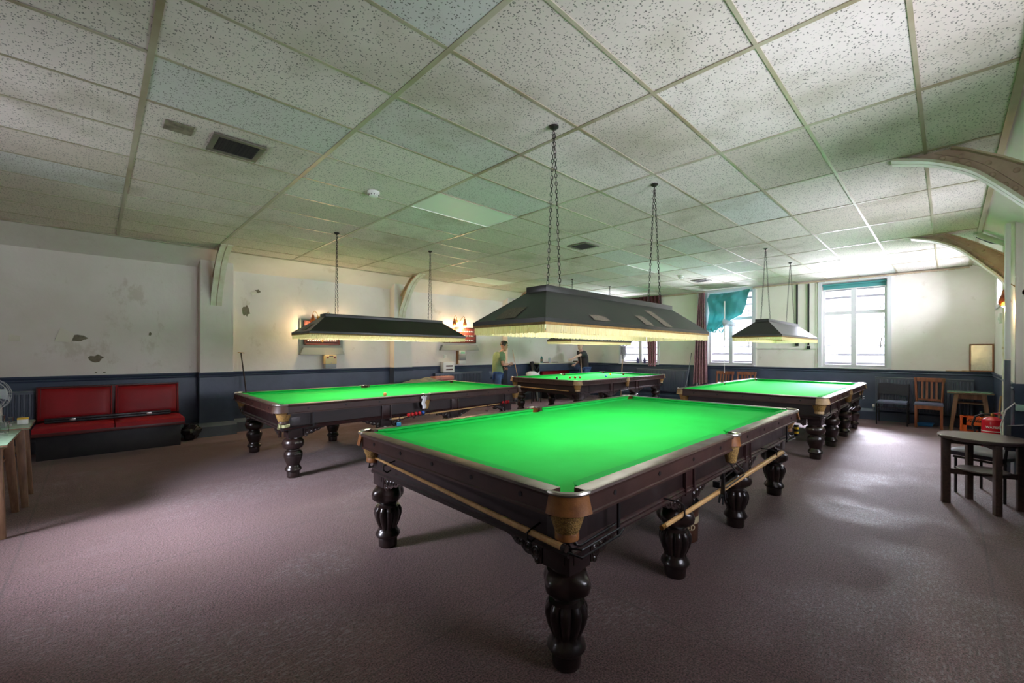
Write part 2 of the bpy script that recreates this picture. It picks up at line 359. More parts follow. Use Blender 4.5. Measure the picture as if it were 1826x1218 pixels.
    def mesh(s, name, m=None, bevel=0, smooth=True):
        bmesh.ops.recalc_face_normals(s.bm, faces=s.bm.faces)
        if bevel: bmesh.ops.bevel(s.bm, geom=[e for e in s.bm.edges if len(e.link_faces) == 2 and e.calc_face_angle(0) > .5], offset=bevel, segments=2, affect='EDGES', profile=.6)
        me = bpy.data.meshes.new(name); s.bm.to_mesh(me); s.bm.free()
        if smooth:
            me.polygons.foreach_set('use_smooth', [True] * len(me.polygons)); me.set_sharp_from_angle(angle=.62)
        if m: me.materials.append(m)
        return me
    def build(s, name, m, parent=None, bevel=0, smooth=True, kind=None, label=None):
        return link(name, s.mesh(name, m, bevel, smooth), parent, kind, label)
def link(name, me, parent=None, kind=None, label=None, loc=None, rot=None):
    o = bpy.data.objects.new(name, me); C.objects.link(o)
    if parent: o.parent = parent
    if kind: o['kind'] = kind
    if label: o['label'] = label
    if loc: o.location = loc
    if rot: o.rotation_euler = rot
    return o
def tag(o, label, cat, group=None):
    o['label'] = label; o['category'] = cat
    if group: o['group'] = group
    return o
def thing(name, label, cat, loc=(0, 0, 0), rz=0, group=None):
    o = bpy.data.objects.new(name, None); C.objects.link(o); o.empty_display_size = .1
    o.location = loc; o.rotation_euler = (0, 0, rz)
    return tag(o, label, cat, group)
def struct(o): o['kind'] = 'structure'; return o
def dup(root, loc=None, rz=None, label=None, group=None):
    r = root.copy(); C.objects.link(r)
    if loc: r.location = loc
    if rz is not None: r.rotation_euler = (0, 0, rz)
    if label: r['label'] = label
    if group: r['group'] = group
    for ch in root.children:
        k = ch.copy(); C.objects.link(k); k.parent = r
        for g in ch.children:
            q = g.copy(); C.objects.link(q); q.parent = k
    return r
def R(axis, a): return Matrix.Rotation(a, 4, axis)
def T(x, y, z): return Matrix.Translation((x, y, z))
def text_mesh(s, size, depth=.001, fn=None):
    cu = bpy.data.curves.new('t', 'FONT'); cu.body = s; cu.size = size; cu.align_x = 'CENTER'; cu.align_y = 'CENTER'; cu.extrude = depth; cu.offset = size * .02; cu.resolution_u = 3
    o = bpy.data.objects.new('t', cu); C.objects.link(o)
    me = bpy.data.meshes.new_from_object(o.evaluated_get(bpy.context.evaluated_depsgraph_get()))
    bpy.data.objects.remove(o); bpy.data.curves.remove(cu)
    if fn:
        for v in me.vertices: v.co = fn(v.co)
    me.materials.clear()
    return me
def lettering(s, size, m, parent, X=None, fn=None):
    me = text_mesh(s, size, .001, fn)
    if X is not None: me.transform(X)
    me.materials.append(m); return link('lettering', me, parent)

# ------------------------------------------------------------------ room shell
H = 3.122; XB, XF, YR, YL = -2.2, 12.0, -.88, 8.95
YP = -.57; PIERS_R = ((4.8, 5.2, -.6), (7.78, 8.92, YP))
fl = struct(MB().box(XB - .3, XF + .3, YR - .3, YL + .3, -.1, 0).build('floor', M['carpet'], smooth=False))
ceil = struct(MB().box(XB - .3, XF + .3, YR - .3, YL + .3, H + .06, H + .16).build('ceiling', M['slab'], smooth=False))
X0, DX, Y0, DY = .2187, 1.1772, 3.1288, .6
CYR, CYL = -.3, 8.4
panels = {(2, 1), (6, 1), (5, 7)}
xs = [XB] + [X0 + DX * i for i in range(-2, 11) if X0 + DX * i > XB + .1]
xs = [x for x in xs if x < XF - .1] + [XF]
ys = [CYR] + [Y0 + DY * j for j in range(-6, 10) if CYR + .08 < Y0 + DY * j < CYL - .08] + [CYL]
tile_cache = {}
for a in range(len(xs) - 1):
    for b in range(len(ys) - 1):
        i = round((xs[a] - X0) / DX); j = round((ys[b] - Y0) / DY)
        if (i, j) in panels and abs(xs[a] - X0 - DX * i) < .01: continue
        w, d = xs[a + 1] - xs[a], ys[b + 1] - ys[b]; key = (round(w, 3), round(d, 3))
        if key not in tile_cache: tile_cache[key] = MB().cbox(0, 0, 0, w - .008, d - .008, .018).mesh('ceiling_tile', M['tile'], smooth=False)
        link('ceiling_tile', tile_cache[key], ceil, loc=((xs[a] + xs[a + 1]) / 2, (ys[b] + ys[b + 1]) / 2, H + .010 + random.uniform(-.002, .003)))
for x in xs[1:-1]:
    MB().box(x - .016, x + .016, CYR, CYL, H - .004, H + .002).box(x - .004, x + .004, CYR, CYL, H + .002, H + .035).build('grid_bar', M['tee'], ceil, smooth=False)
for y in ys[1:-1]:
    MB().box(XB, XF, y - .011, y + .011, H - .003, H + .002).box(XB, XF, y - .003, y + .003, H + .002, H + .035).build('grid_bar', M['tee'], ceil, smooth=False)
struct(MB().box(XB, XF, CYR - .03, CYR + .012, H - .012, H + .05).build('trim_1', M['tee'], smooth=False))
struct(MB().box(XB, XF, CYL - .012, CYL + .03, H - .012, H + .05).build('trim_2', M['tee'], smooth=False))
# sloping soffits between ceiling and side walls
struct(MB().prism([(CYL + .01, H + .03), (YL + .05, 2.86), (YL + .05, 2.94), (CYL + .01, H + .09)], 'x', XB, XF).build('trim_3', M['wall'], smooth=False))
struct(MB().prism([(CYR - .01, H + .03), (YR - .03, 2.8), (YR - .03, 2.88), (CYR - .01, H + .09)], 'x', XB, XF).build('trim_4', M['wall'], smooth=False))
PX = [(1.25, 1.72), (4.83, 5.29), (8.38, 8.85)]
PY = 8.75
def dado_cap(mb, axis, a0, a1, plane, sgn):
    pr = [(0, 1.0), (.012, 1.0), (.022, 1.02), (.014, 1.035), (.03, 1.06), (.034, 1.085), (0, 1.085)]
    return mb.prism([(plane + sgn * u, z) for u, z in pr], axis, a0, a1)
# left wall with three piers
wl = struct(MB().box(XB, XF, YL, YL + .25, 0, H + .1).build('wall_left', M['wall'], smooth=False))
pm = MB()
for a, b in PX: pm.box(a, b, PY, YL + .01, 0, 3.05)
pm.build('pier', M['wall'], wl, smooth=False)
segs = []; x = XB
for a, b in PX: segs += [(x, a, YL), (a, b, PY)]; x = b
segs.append((x, XF, YL))
dm, cm, sm = MB(), MB(), MB()
for a, b, y in segs:
    dm.box(a - (.012 if y == PY else 0), b + (.012 if y == PY else 0), y - .012, (y + .02) if y == YL else YL, 0, 1.0)
    dado_cap(cm, 'x', a - (.02 if y == PY else 0), b + (.02 if y == PY else 0), y - .004, -1)
    if y == PY: cm.box(a - .02, b + .02, y, YL, 1.0, 1.085)
    sm.prism([(y - .012, 0), (y - .05, 0), (y - .05, .17), (y - .035, .2), (y - .012, .235)], 'x', a - (.05 if y == PY else 0), b + (.05 if y == PY else 0))
    if y == PY: sm.box(a - .05, b + .05, y, YL, 0, .2)
dm.build('wainscot', M['dado'], wl, smooth=False); cm.build('dado_rail', M['dado'], wl, smooth=False); sm.build('skirting', M['skirt'], wl, smooth=False)
# peeled paint: bare plaster showing with a lifted flake
def blob(seed, rx, rz, n=14):
    rnd = random.Random(seed); return [(rx * math.cos(2 * PI * k / n) * rnd.uniform(.55, 1.1), rz * math.sin(2 * PI * k / n) * rnd.uniform(.55, 1.1)) for k in range(n)]
for k, (x, z, rx, rz) in enumerate([(-.18, 1.64, .1, .055), (.0, 1.33, .1, .07), (-.38, 1.63, .04, .04), (1.96, 2.18, .07, .12), (2.14, 2.56, .07, .035), (.09, 1.12, .02, .012), (.0, 1.12, .015, .01), (.62, 1.72, .022, .04)]):
    MB().prism([(x + u, z + v) for u, v in blob(k, rx, rz)], 'y', YL - .003, YL + .001).build('plaster_patch', M['plaster'], wl, smooth=False, label='bare grey plaster patch')
for k, (x, z, w, h, rr) in enumerate([(-.32, 1.66, .16, .2, .3), (2.08, 2.52, .09, .07, -.5), (-.8, 1.62, .1, .1, .1), (1.99, 2.33, .05, .08, .2)]):
    Xm = T(x, YL - .006, z) @ R('Y', rr) @ R('Z', .12)
    MB().sheet(5, 5, lambda u, v: Xm @ Vector(((u - .5) * w, -.02 * (u ** 2) - .008 * math.sin(v * 3), (v - .5) * h * (1 - .3 * u))), .002).build('paint_flake', M['flake'], wl, label='curling flake of cream paint')
# right wall
a, b, z0, z1 = ADDED_SIDEW; a2, b2 = ADDED_SIDEW2[:2]
wr = struct(MB().box(XB, a, YR - .25, YR, 0, H + .1).box(b, a2, YR - .25, YR, 0, H + .1).box(b2, PIERS_R[1][1], YR - .25, YR, 0, H + .1).box(a, b, YR - .25, YR, 0, z0).box(a, b, YR - .25, YR, z1, H + .1).box(a2, b2, YR - .25, YR, 0, z0).box(a2, b2, YR - .25, YR, z1, H + .1).build('wall_right', M['wall'], smooth=False))
for k, (p, q) in enumerate(((a, b), (a2, b2))):  # both are unseen windows, added to let the fill lights in
    win = struct(MB().box(p - .07, p, YR, YR + .02, z0, z1).box(q, q + .07, YR, YR + .02, z0, z1).build('window_%d' % (5 + k), M['frame'], smooth=False))
    MB().box(p, q, YR - .1, YR - .095, z0, z1).build('pane', M['pane'], win, smooth=False)
    MB().box((p + q) / 2 - .04, (p + q) / 2 + .04, YR - .12, YR - .07, z0, z1).build('mullion', M['frame'], win, smooth=False)
a, b, z0, z1 = SIDEW3; p = PIERS_R[1][1]
MB().box(p, a, YR - .05, -.62, 0, H + .05).box(b, XF, YR - .05, -.62, 0, H + .05).box(a, b, YR - .05, -.62, 0, z0).box(a, b, YR - .05, -.62, z1, H + .05).build('end_bay', M['wall'], wr, smooth=False)
MB().box(p, XF, -.65, -.608, 0, 1.0).build('wainscot', M['dado'], wr, smooth=False)
dado_cap(MB(), 'x', p, XF, -.612, 1).build('dado_rail', M['dado'], wr, smooth=False)
win = struct(MB().box(a - .06, b + .06, -.62, -.6, z0 - .06, z0).box(a - .06, b + .06, -.62, -.6, z1, z1 + .06).build('window_7', M['frame'], smooth=False))
MB().box(a, b, -.79, -.785, z0, z1).build('pane', M['pane'], win, smooth=False)
for k in range(3): MB().box(a + (b - a) * k / 2 - .025, a + (b - a) * k / 2 + .025, -.81, -.76, z0, z1).build('mullion', M['frame'], win, smooth=False)
MB().box(XB, p, YR, YR + .012, 0, 1.0).build('wainscot', M['dado'], wr, smooth=False)
dado_cap(MB(), 'x', XB, 8.9, YR + .004, 1).build('dado_rail', M['dado'], wr, smooth=False)
MB().box(XB, 8.9, YR, YR + .03, 0, .2).build('skirting', M['skirt'], wr, smooth=False)
for (p, q, yy) in PIERS_R:
    MB().box(p, q, YR - .05, yy, 1.0, H + .02).build('pier', M['wall'], wr, smooth=False)
    MB().box(p - .012, q, YR - .05, yy + .012, 0, 1.0).build('wainscot', M['dado'], wr, smooth=False)
    dm_ = MB().box(p - .03, q, YR, yy + .004, 1.0, 1.085); dado_cap(dm_, 'x', p - .03, q, yy + .004, 1).build('dado_rail', M['dado'], wr, smooth=False)
# far wall with three openings
wins = [W3, W2, W1]
wf = MB(); y = YR - .25
for (a, b, z0, z1) in wins:
    wf.box(XF, XF + .22, y, a, 0, H + .1).box(XF, XF + .22, a, b, 0, z0).box(XF, XF + .22, a, b, z1, H + .1); y = b
wf.box(XF, XF + .22, y, YL + .25, 0, H + .1)
wf = struct(wf.build('wall_far', M['wall'], smooth=False))
MB().box(XF - .012, XF + .001, YR, YL, 0, 1.0).build('wainscot', M['dado'], wf, smooth=False)
dado_cap(MB(), 'y', YR, YL, XF - .004, -1).build('dado_rail', M['dado'], wf, smooth=False)
MB().prism([(XF - .01, 0), (XF - .05, 0), (XF - .05, .18), (XF - .01, .24)], 'y', YR, YL).build('skirting', M['dado'], wf, smooth=False)
MB().box(XF - .02, XF, 2.09, 3.44, 1.535, 1.57).build('picture_rail', M['wall'], wf, smooth=False)
for ya in (2.12, 3.40): MB().box(XF - .012, XF, ya - .02, ya + .02, 1.085, 3.05).build('wall_batten', M['wall'], wf, smooth=False)
for n, (a, b, z0, z1) in enumerate((W1, W2, W3)):
    t = MB()
    for (p, q, r, s) in ((a - .07, a, z0 - .03, z1 + .05), (b, b + .07, z0 - .03, z1 + .05)): t.box(XF - .025, XF + .01, p, q, r, s)
    t.box(XF - .025, XF + .01, a, b, z1, z1 + .06)
    win = struct(t.build('window_%d' % (n + 1), M['frame'], smooth=False))
    xf = XF + .09; fr = MB(); w = .05
    fr.box(xf, xf + .05, a, a + w, z0, z1).box(xf, xf + .05, b - w, b, z0, z1).box(xf, xf + .05, a + w, b - w, z0, z0 + w).box(xf, xf + .05, a + w, b - w, z1 - w, z1)
    fr.build('window_frame', M['frame'], win, smooth=False)
    mid = (a + b) / 2; zt = 2.34
    MB().box(xf - .005, xf + .055, mid - .045, mid + .045, z0 + w, z1 - w).build('mullion', M['frame'], win, smooth=False)
    MB().box(xf - .003, xf + .05, a + w, mid - .045, zt - .04, zt + .04).build('transom', M['frame'], win, smooth=False)
    MB().box(xf - .003, xf + .05, mid + .045, b - w, zt - .04, zt + .04).build('transom', M['frame'], win, smooth=False)
    for (p, q, r, s) in ((a + w, mid - .045, z0 + w, zt - .04), (mid + .045, b - w, z0 + w, zt - .04), (a + w, mid - .045, zt + .04, z1 - w), (mid + .045, b - w, zt + .04, z1 - w)):
        MB().box(xf + .02, xf + .026, p, q, r, s).build('pane', M['pane'], win, smooth=False)
    bar = MB().box(-.006, .006, a, b, -.023, .023).mesh('security_bar', M['bargrey'], smooth=False)
    for zz in (1.2, 1.4, 1.6, 1.8, 2.0, 2.2, 2.5, 2.7, 2.88): link('security_bar', bar, win, loc=(xf + .085, 0, zz + (z0 - 1.12)))
    MB().box(XF - .06, XF + .09, a - .06, b + .06, z0 - .03, z0).build('window_sill', M['frame'], win, smooth=False)
    for yy, zz in ((a + w - .005, 1.75), (a + w - .005, 2.6)): MB().tube([(xf - .01, yy + .04, zz), (xf - .05, yy + .05, zz + .02), (xf - .055, yy + .06, zz - .12), (xf - .04, yy + .06, zz - .2)], .008, 5).build('stay_handle', M['steel'], win)
# back wall behind the camera, with an unseen window added for its light
a, b, z0, z1 = ADDED_BACKW
wb = struct(MB().box(XB - .2, XB, YR, a, 0, H + .1).box(XB - .2, XB, b, YL, 0, H + .1).box(XB - .2, XB, a, b, 0, z0).box(XB - .2, XB, a, b, z1, H + .1).build('wall_back', M['wall'], smooth=False))
win = struct(MB().box(XB, XB + .02, a - .07, a, z0, z1).box(XB, XB + .02, b, b + .07, z0, z1).build('window_4', M['frame'], smooth=False))
MB().box(XB - .1, XB - .095, a, b, z0, z1).build('pane', M['pane'], win, smooth=False)
MB().box(XB - .12, XB - .07, (a + b) / 2 - .04, (a + b) / 2 + .04, z0, z1).build('mullion', M['frame'], win, smooth=False)
MB().box(XB, XB + .012, YR, YL, 0, 1.0).build('wainscot', M['dado'], wb, smooth=False)

# riveted arch brackets
LOW = [(0, 2.23), (.05, 2.385), (.12, 2.49), (.2, 2.585), (.3, 2.71), (.43, 2.86), (.56, 2.96), (.72, 3.045), (.94, 3.118)]
def smooth_line(P, n=4):
    out = []
    for i in range(len(P) - 1):
        p0, p1, p2, p3 = [Vector(P[min(max(k, 0), len(P) - 1)]) for k in (i - 1, i, i + 1, i + 2)]
        for k in range(n):
            t = k / n; out.append(tuple(.5 * (2 * p1 + (p2 - p0) * t + (2 * p0 - 5 * p1 + 4 * p2 - p3) * t * t + (3 * p1 - p0 - 3 * p2 + p3) * t ** 3)))
    return out + [tuple(P[-1])]
rivet_me = MB().ball(0, 0, 0, .02, 10, sc=(.6, 1, 1)).mesh('rivet', M['bracket'])
def bracket(x, wall, sgn, k, label):
    t = thing('arch_bracket', label, 'bracket', (x, wall, 0))
    low = [(sgn * d * k, z) for d, z in LOW]
    upp = [(sgn * .0, 2.72), (sgn * .06 * k, 2.765), (sgn * .3 * k, 2.95), (sgn * .5 * k, 3.08), (sgn * .58 * k, 3.118)]
    fine = smooth_line(low)
    MB().prism(fine + upp[::-1], 'x', -.008, .008).build('web_plate', M['bracket'], t, smooth=False)
    def strip(pts, w, th, nm, m, ox=0):
        g = MB(); rings = []
        for i, (y, z) in enumerate(pts):
            a = Vector(pts[max(i - 1, 0)]); b = Vector(pts[min(i + 1, len(pts) - 1)]); d = (b - a).normalized(); nn = Vector((-d.y, d.x)) * th / 2
            rings.append([Vector((ox - w / 2, y - nn.x, z - nn.y)), Vector((ox + w / 2, y - nn.x, z - nn.y)), Vector((ox + w / 2, y + nn.x, z + nn.y)), Vector((ox - w / 2, y + nn.x, z + nn.y))])
        return g.ring(rings).build(nm, m, t)
    for q in (-1, 1): strip(fine, .074, .022, 'flange', M['flange'], q * .043)
    strip(fine, .02, .008, 'flange_joint', M['bracket'])
    strip([(y, z - .004) for y, z in upp], .12, .014, 'top_flange', M['bracket'])
    inn = [(low[i][0] + sgn * -.045, low[i][1] + .065) for i in range(1, len(low) - 1)]
    MB().tube([(-.012, y, z) for y, z in smooth_line(inn)], .01, 4).build('angle_iron', M['bracket'], t)
    for (y, z) in [(low[i][0] * .5 + low[i + 1][0] * .5, low[i][1] * .5 + low[i + 1][1] * .5 + .05) for i in range(1, 7)] + [(low[i][0], low[i][1] + .03) for i in (2, 4, 6)]:
        for sx in (-1, 1): link('rivet', rivet_me, t, loc=(sx * .012, y - sgn * .01, z))
    for i in range(4):
        y = (upp[0][0] * (3.4 - i) + upp[-1][0] * (i + .6)) / 4; z = (upp[0][1] * (3.4 - i) + upp[-1][1] * (i + .6)) / 4 - .045
        for sx in (-1, 1): link('rivet', rivet_me, t, loc=(sx * .012, y, z))
bracket(1.47, PY, -1, .9, 'cream riveted arch bracket on the left wall pier above the red bench')
bracket(5.02, PY, -1, .9, 'cream arch bracket on the pier between the two wall scoreboards')
bracket(8.6, PY, -1, .9, 'cream arch bracket mostly hidden behind the nearest lamp shade')
bracket(5.0, -.6, 1, 1.0, 'large tan riveted arch bracket at the upper right of the photo')
bracket(8.57, YP, 1, 1.0, 'tan riveted arch bracket beside the white pipe on the right wall')

# ceiling fittings
def flat_panel(i, j, label):
    x, y = X0 + DX * (i + .5), Y0 + DY * (j + .5)
    t = thing('ceiling_light', label, 'ceiling light', (x, y, H), 0)
    MB().cbox(0, 0, .012, DX - .03, DY - .03, .02).build('diffuser', M['panel'], t, smooth=False)
    f = MB()
    for s in (-1, 1): f.cbox(0, s * (DY / 2 - .012), .01, DX - .02, .014, .03).cbox(s * (DX / 2 - .012), 0, .01, .014, DY - .03, .03)
    f.build('frame', M['white'], t, smooth=False)
flat_panel(2, 1, 'plain white ceiling light panel between the two nearest tables\' lamps, unlit')
flat_panel(6, 1, 'bright white ceiling light panel seen between the chains of the nearest lamp')
flat_panel(5, 7, 'pale ceiling light panel near the left wall beyond the second arch bracket')
def vent(x, y, s, label):
    t = thing('ceiling_vent', label, 'vent', (x, y, H - .003))
    f = MB()
    for q in (-1, 1): f.cbox(0, q * (.18 * s - .02), -.006, .36 * s, .04, .014).cbox(q * (.18 * s - .02), 0, -.006, .04, .36 * s - .08, .014)
    f.build('frame', M['grille'], t, bevel=.002)
    MB().cbox(0, 0, .0, .36 * s - .07, .36 * s - .07, .006).build('mesh_backing', M['soot'], t, smooth=False)
    n = 9
    sl = MB().cbox(0, 0, 0, .36 * s - .08, .006, .012).mesh('slat', M['soot'], smooth=False)
    for k in range(n): link('slat', sl, t, loc=(0, (k - (n - 1) / 2) * (.36 * s - .09) / n, -.006), rot=(.5, 0, 0))
vent(.82, 4.08, 1, 'large dusty square ceiling vent near the stained tile')
vent(5.48, 4.01, 1, 'dark ceiling vent behind the nearest lamp\'s chains')
vent(10.09, 4.01, 1, 'small grey ceiling vent farthest off near the windows')
def detector(x, y, label):
    t = thing('smoke_detector', label, 'smoke detector', (x, y, H))
    MB().lathe([(.0, -.005), (.062, -.005), (.062, -.02), (.055, -.032), (0, -.034)], 20).build('base', M['plastic'], t)
    MB().lathe([(.05, -.032), (.046, -.052), (.03, -.062), (0, -.064)], 20).build('sensor_dome', M['plastic'], t)
    v = MB()
    for k in range(10):
        a = 2 * PI * k / 10; v.cbox(.049 * math.cos(a), .049 * math.sin(a), -.042, .006, .006, .012)
    v.build('slots', M['hole'], t, kind='stuff')
detector(2.07, 4.19, 'round white smoke detector on the ceiling left of the light panel')
detector(9.18, 4.09, 'small white smoke detector near the far ceiling vent')
hp = thing('ceiling_patch', 'grubby square cover plate on the ceiling left of the big vent', 'cover plate', (.44, 4.02, H))
MB().cbox(0, 0, -.004, .17, .17, .006).build('plate', mat('stained_plate', c(150, 142, 122), .7, col2=c(96, 88, 74), scale=12), hp, smooth=False)
MB().lathe([(0, -.012), (.03, -.01), (.034, -.004)], 14).build('boss', M['plaster'], hp)

# ------------------------------------------------------------------ snooker tables
HX, HY, ZT = 1.935, 1.02, .858
BZ = .818
def leg_profile(fluted):
    key = [(.06, 0), (.066, .008), (.068, .06), (.066, .072), (.083, .078), (.09, .092), (.086, .108), (.074, .122), (.068, .135), (.066, .145), (.073, .16), (.089, .2), (.1, .245), (.098, .275), (.084, .302), (.064, .312), (.062, .322), (.075, .33), (.1, .345), (.112, .37), (.116, .395), (.108, .425), (.09, .443), (.072, .45), (.07, .46)]
    return key
def leg_mesh(fluted):
    def fn(a, z):
        if not fluted:
            return 1
        if .125 < z < .31: return 1.02 - .17 * (1 - abs(math.cos(5 * a))) ** 1.6 * min(1, (z - .125) / .03, (.31 - z) / .02)
        if .33 < z < .443: return .84 + .24 * (.5 + .5 * math.cos(4 * a)) ** .8 * min(1, (z - .33) / .03, (.443 - z) / .02)
        return 1
    key = leg_profile(fluted); prof = []
    for (r0, z0), (r1, z1) in zip(key, key[1:]):
        n = 3 if z1 - z0 > .02 else 1
        for k in range(n): prof.append((r0 + (r1 - r0) * k / n, z0 + (z1 - z0) * k / n))
    prof.append(key[-1])
    return MB().lathe(prof, 60 if fluted else 28, None, fn).mesh('leg', M['ebon'])
def wood_rail_poly(sgn, o):       # o: outer face coordinate on that axis, profile in (u, z)
    pr = [(-.082, ZT - .002), (-.02, ZT), (-.006, ZT - .004), (0, ZT - .014), (-.004, ZT - .026), (-.014, ZT - .03), (-.014, .762), (-.008, .757), (-.008, .746), (-.04, .746), (-.082, .8)]
    return [(sgn * (o + u), z) for u, z in pr]
def cushion_poly(sgn, o):
    pr = [(-.082, ZT - .003), (-.082, BZ - .002), (-.128, BZ - .002), (-.124, BZ + .022), (-.14, BZ + .03), (-.14, BZ + .036), (-.112, ZT - .001)]
    return [(sgn * (o + u), z) for u, z in pr]
def carved_mesh(axis):
    n = 40; bot = []
    for k in range(n + 1):
        u = k / n; h = .1 * (1 - u) ** .8; bot.append((.24 * u, -h * .9 - .012 * abs(math.sin(u * PI * 3.5))))
    mb = MB().prism([(0, 0)] + bot + [(.24, 0)], axis, -.012, .012)
    for (u, z, r) in ((.035, -.045, .026), (.085, -.034, .02), (.13, -.026, .015), (.17, -.018, .01), (.03, -.085, .012)):
        for s in (-1, 1):
            X = (T(u, s * .012, z) @ R('X', PI / 2)) if axis == 'y' else (T(s * .012, u, z) @ R('Y', PI / 2))
            mb.torus(r, .0045, 14, 5, X); mb.torus(r * .45, .0045, 10, 5, X)
    return mb.mesh('carved_bracket', M['ebon'])
CARVY, CARVX = carved_mesh('y'), carved_mesh('x')
LEGY = .845; AY, AX = .925, 1.825
def make_table(label, loc, fluted, LEGX, leather='leather', group='full-size snooker tables'):
    t = thing('snooker_table', label, 'snooker table', loc, 0, group)
    # slate and cloth with six pocket bites
    px, py = HX - .082, HY - .082
    def bite(cx, cy, a0, a1, r, n=7): return [(cx + r * math.cos(a0 + (a1 - a0) * k / n), cy + r * math.sin(a0 + (a1 - a0) * k / n)) for k in range(n + 1)]
    poly = []
    r = .055
    for (sx, sy) in ((-1, -1), (0, -1), (1, -1), (1, 1), (0, 1), (-1, 1)):
        if sx == 0:
            poly += [(sy * .055, sy * py)] + bite(0, sy * (HY - .06), PI if sy < 0 else 0, 0 if sy < 0 else -PI, .05)[1:-1] + [(-sy * .055, sy * py)]
        else:
            am = math.atan2(-sy, -sx); poly += bite(sx * (HX - .085), sy * (HY - .085), am + 1.4, am - 1.4, r)
    MB().prism(poly, 'z', BZ - .03, BZ).build('bed_cloth', M['cloth'], t, smooth=False)
    g = .125
    for sy in (-1, 1):
        for (a, b) in ((-HX + g, -.06), (.06, HX - g)):
            MB().prism(wood_rail_poly(sy, HY), 'x', a, b).build('rail', M['rail'], t)
            q = cushion_poly(sy, HY); mb = MB()
            rings = []
            for (e, dd) in ((a + .03, 0), (a + .07, 1), (b - .05, 1), (b - .01, 0)):
                rings.append([Vector((e, (y if dd else sy * (HY - .082) + (y - sy * (HY - .082)) * .35), z)) for y, z in q])
            mb.ring(rings).build('cushion', M['cushion'], t)
            for k in range(4):
                xx = a + (b - a) * (k + .5) / 4
                MB().cyl((xx, sy * (HY - .02), .8), (xx, sy * (HY - .011), .8), .013, .012, 10).build('rail_bolt', M['hole'], t)
    for sx in (-1, 1):
        a, b = -HY + g, HY - g
        MB().prism(wood_rail_poly(sx, HX), 'y', a, b).build('rail', M['rail'], t)
        q = cushion_poly(sx, HX); rings = []
        for (e, dd) in ((a + .03, 0), (a + .07, 1), (b - .07, 1), (b - .03, 0)):
            rings.append([Vector(((x if dd else sx * (HX - .082) + (x - sx * (HX - .082)) * .35), e, z)) for x, z in q])
        MB().ring(rings).build('cushion', M['cushion'], t)
        for k in range(5):
            yy = a + (b - a) * (k + .5) / 5
            MB().cyl((sx * (HX - .02), yy, .8), (sx * (HX - .011), yy, .8), .013, .012, 10).build('rail_bolt', M['hole'], t)
    # aprons, mouldings, pilasters
    for sy in (-1, 1):
        MB().box(-AX, AX, min(sy * AY, sy * (AY - .03)), max(sy * AY, sy * (AY - .03)), .575, .79).build('side_apron', M['mahog'], t, smooth=False)
        pr = [(0, .56), (.016, .56), (.02, .572), (.01, .58), (.014, .592), (.006, .6), (0, .604)]
        MB().prism([(sy * (AY + u), z) for u, z in pr], 'x', -AX, AX).build('apron_moulding', M['mahog2'], t)
        for x in LEGX[1:3]:
            p = MB()
            p.box(x - .05, x + .05, min(sy * AY, sy * (AY + .012)), max(sy * AY, sy * (AY + .012)), .60, .75)
            for q in (-1, 1): p.box(x + q * .062 - .008, x + q * .062 + .008, min(sy * AY, sy * (AY + .022)), max(sy * AY, sy * (AY + .022)), .555, .75)
            p.build('pilaster', M['mahog2'], t, bevel=.002)
        for x in LEGX:
            for q in (-1, 1):
                if abs(x + q * .3) > 1.75: continue
                o = link('carved_bracket', CARVY, t, loc=(x + q * .085, sy * (AY - .015), .562)); o.scale = (q, 1, 1)
    for sx in (-1, 1):
        MB().box(min(sx * AX, sx * (AX - .03)), max(sx * AX, sx * (AX - .03)), -AY + .03, AY - .03, .575, .79).build('end_apron', M['mahog'], t, smooth=False)
        pr = [(0, .545), (.012, .545), (.018, .558), (.008, .568), (.012, .585), (0, .6)]
        MB().prism([(sx * (AX + u), z) for u, z in pr], 'y', -AY, AY).build('apron_moulding', M['mahog'], t)
        for sy in (-1, 1):
            o = link('carved_bracket', CARVX, t, loc=(sx * (AX - .015), sy * (LEGY - .085), .55)); o.scale = (1, -sy, 1)
    lm = leg_mesh(fluted)
    for x in LEGX:
        for sy in (-1, 1):
            lg = link('leg', lm, t, loc=(x, sy * LEGY, 0))
            corner = abs(x) > 1
            b = MB().box(-.078, .078, -.078, .078, .46, .74 if corner else .6)
            if corner:
                for q in (-1, 1): b.box(-.05, .05, q * .078 - .004, q * .078 + .004, .5, .7).box(q * .078 - .004, q * .078 + .004, -.05, .05, .5, .7)
            b.build('leg_block', M['mahog'], lg, bevel=.003)
    # corner pockets
    for sx in (-1, 1):
        for sy in (-1, 1):
            cx, cy = sx * (HX - .115), sy * (HY - .115); am = math.atan2(sy, sx); a0, a1 = am - PI / 4 - .12, am + PI / 4 + .12
            MB().tube([(cx + .108 * math.cos(a0 + (a1 - a0) * k / 12), cy + .108 * math.sin(a0 + (a1 - a0) * k / 12), ZT - .006) for k in range(13)], .0115, 8).build('pocket_rim', M['steel'], t)
            MB().arc_lathe([(.106, ZT - .012), (.113, ZT - .012), (.112, .83), (.128, .765), (.122, .763), (.105, .83)], a0, a1, 14, cx, cy).build('pocket_leather', M[leather], t)
            ncx, ncy = cx + sx * .005, cy + sy * .005
            MB().lathe([(.092, .8), (.085, .76), (.066, .7), (.05, .655), (.044, .65), (.06, .7), (.08, .76), (.086, .8)], 20, T(ncx, ncy, 0)).build('pocket_net', M['net'], t)
            MB().lathe([(.05, .668), (.054, .66), (.054, .632), (.046, .628)], 18, T(ncx, ncy, 0)).build('net_collar', M[leather], t)
            wy = sy * (HY - .03); d = -sx; w = MB()
            x0 = ncx
            w.tube([(x0 - d * .03, ncy, .64), (x0 - d * .03, ncy + sy * .02, .585), (x0 + d * .0, wy, .568), (x0 + d * .3, wy, .578), (x0 + d * .34, wy, .60)], .0055, 6)
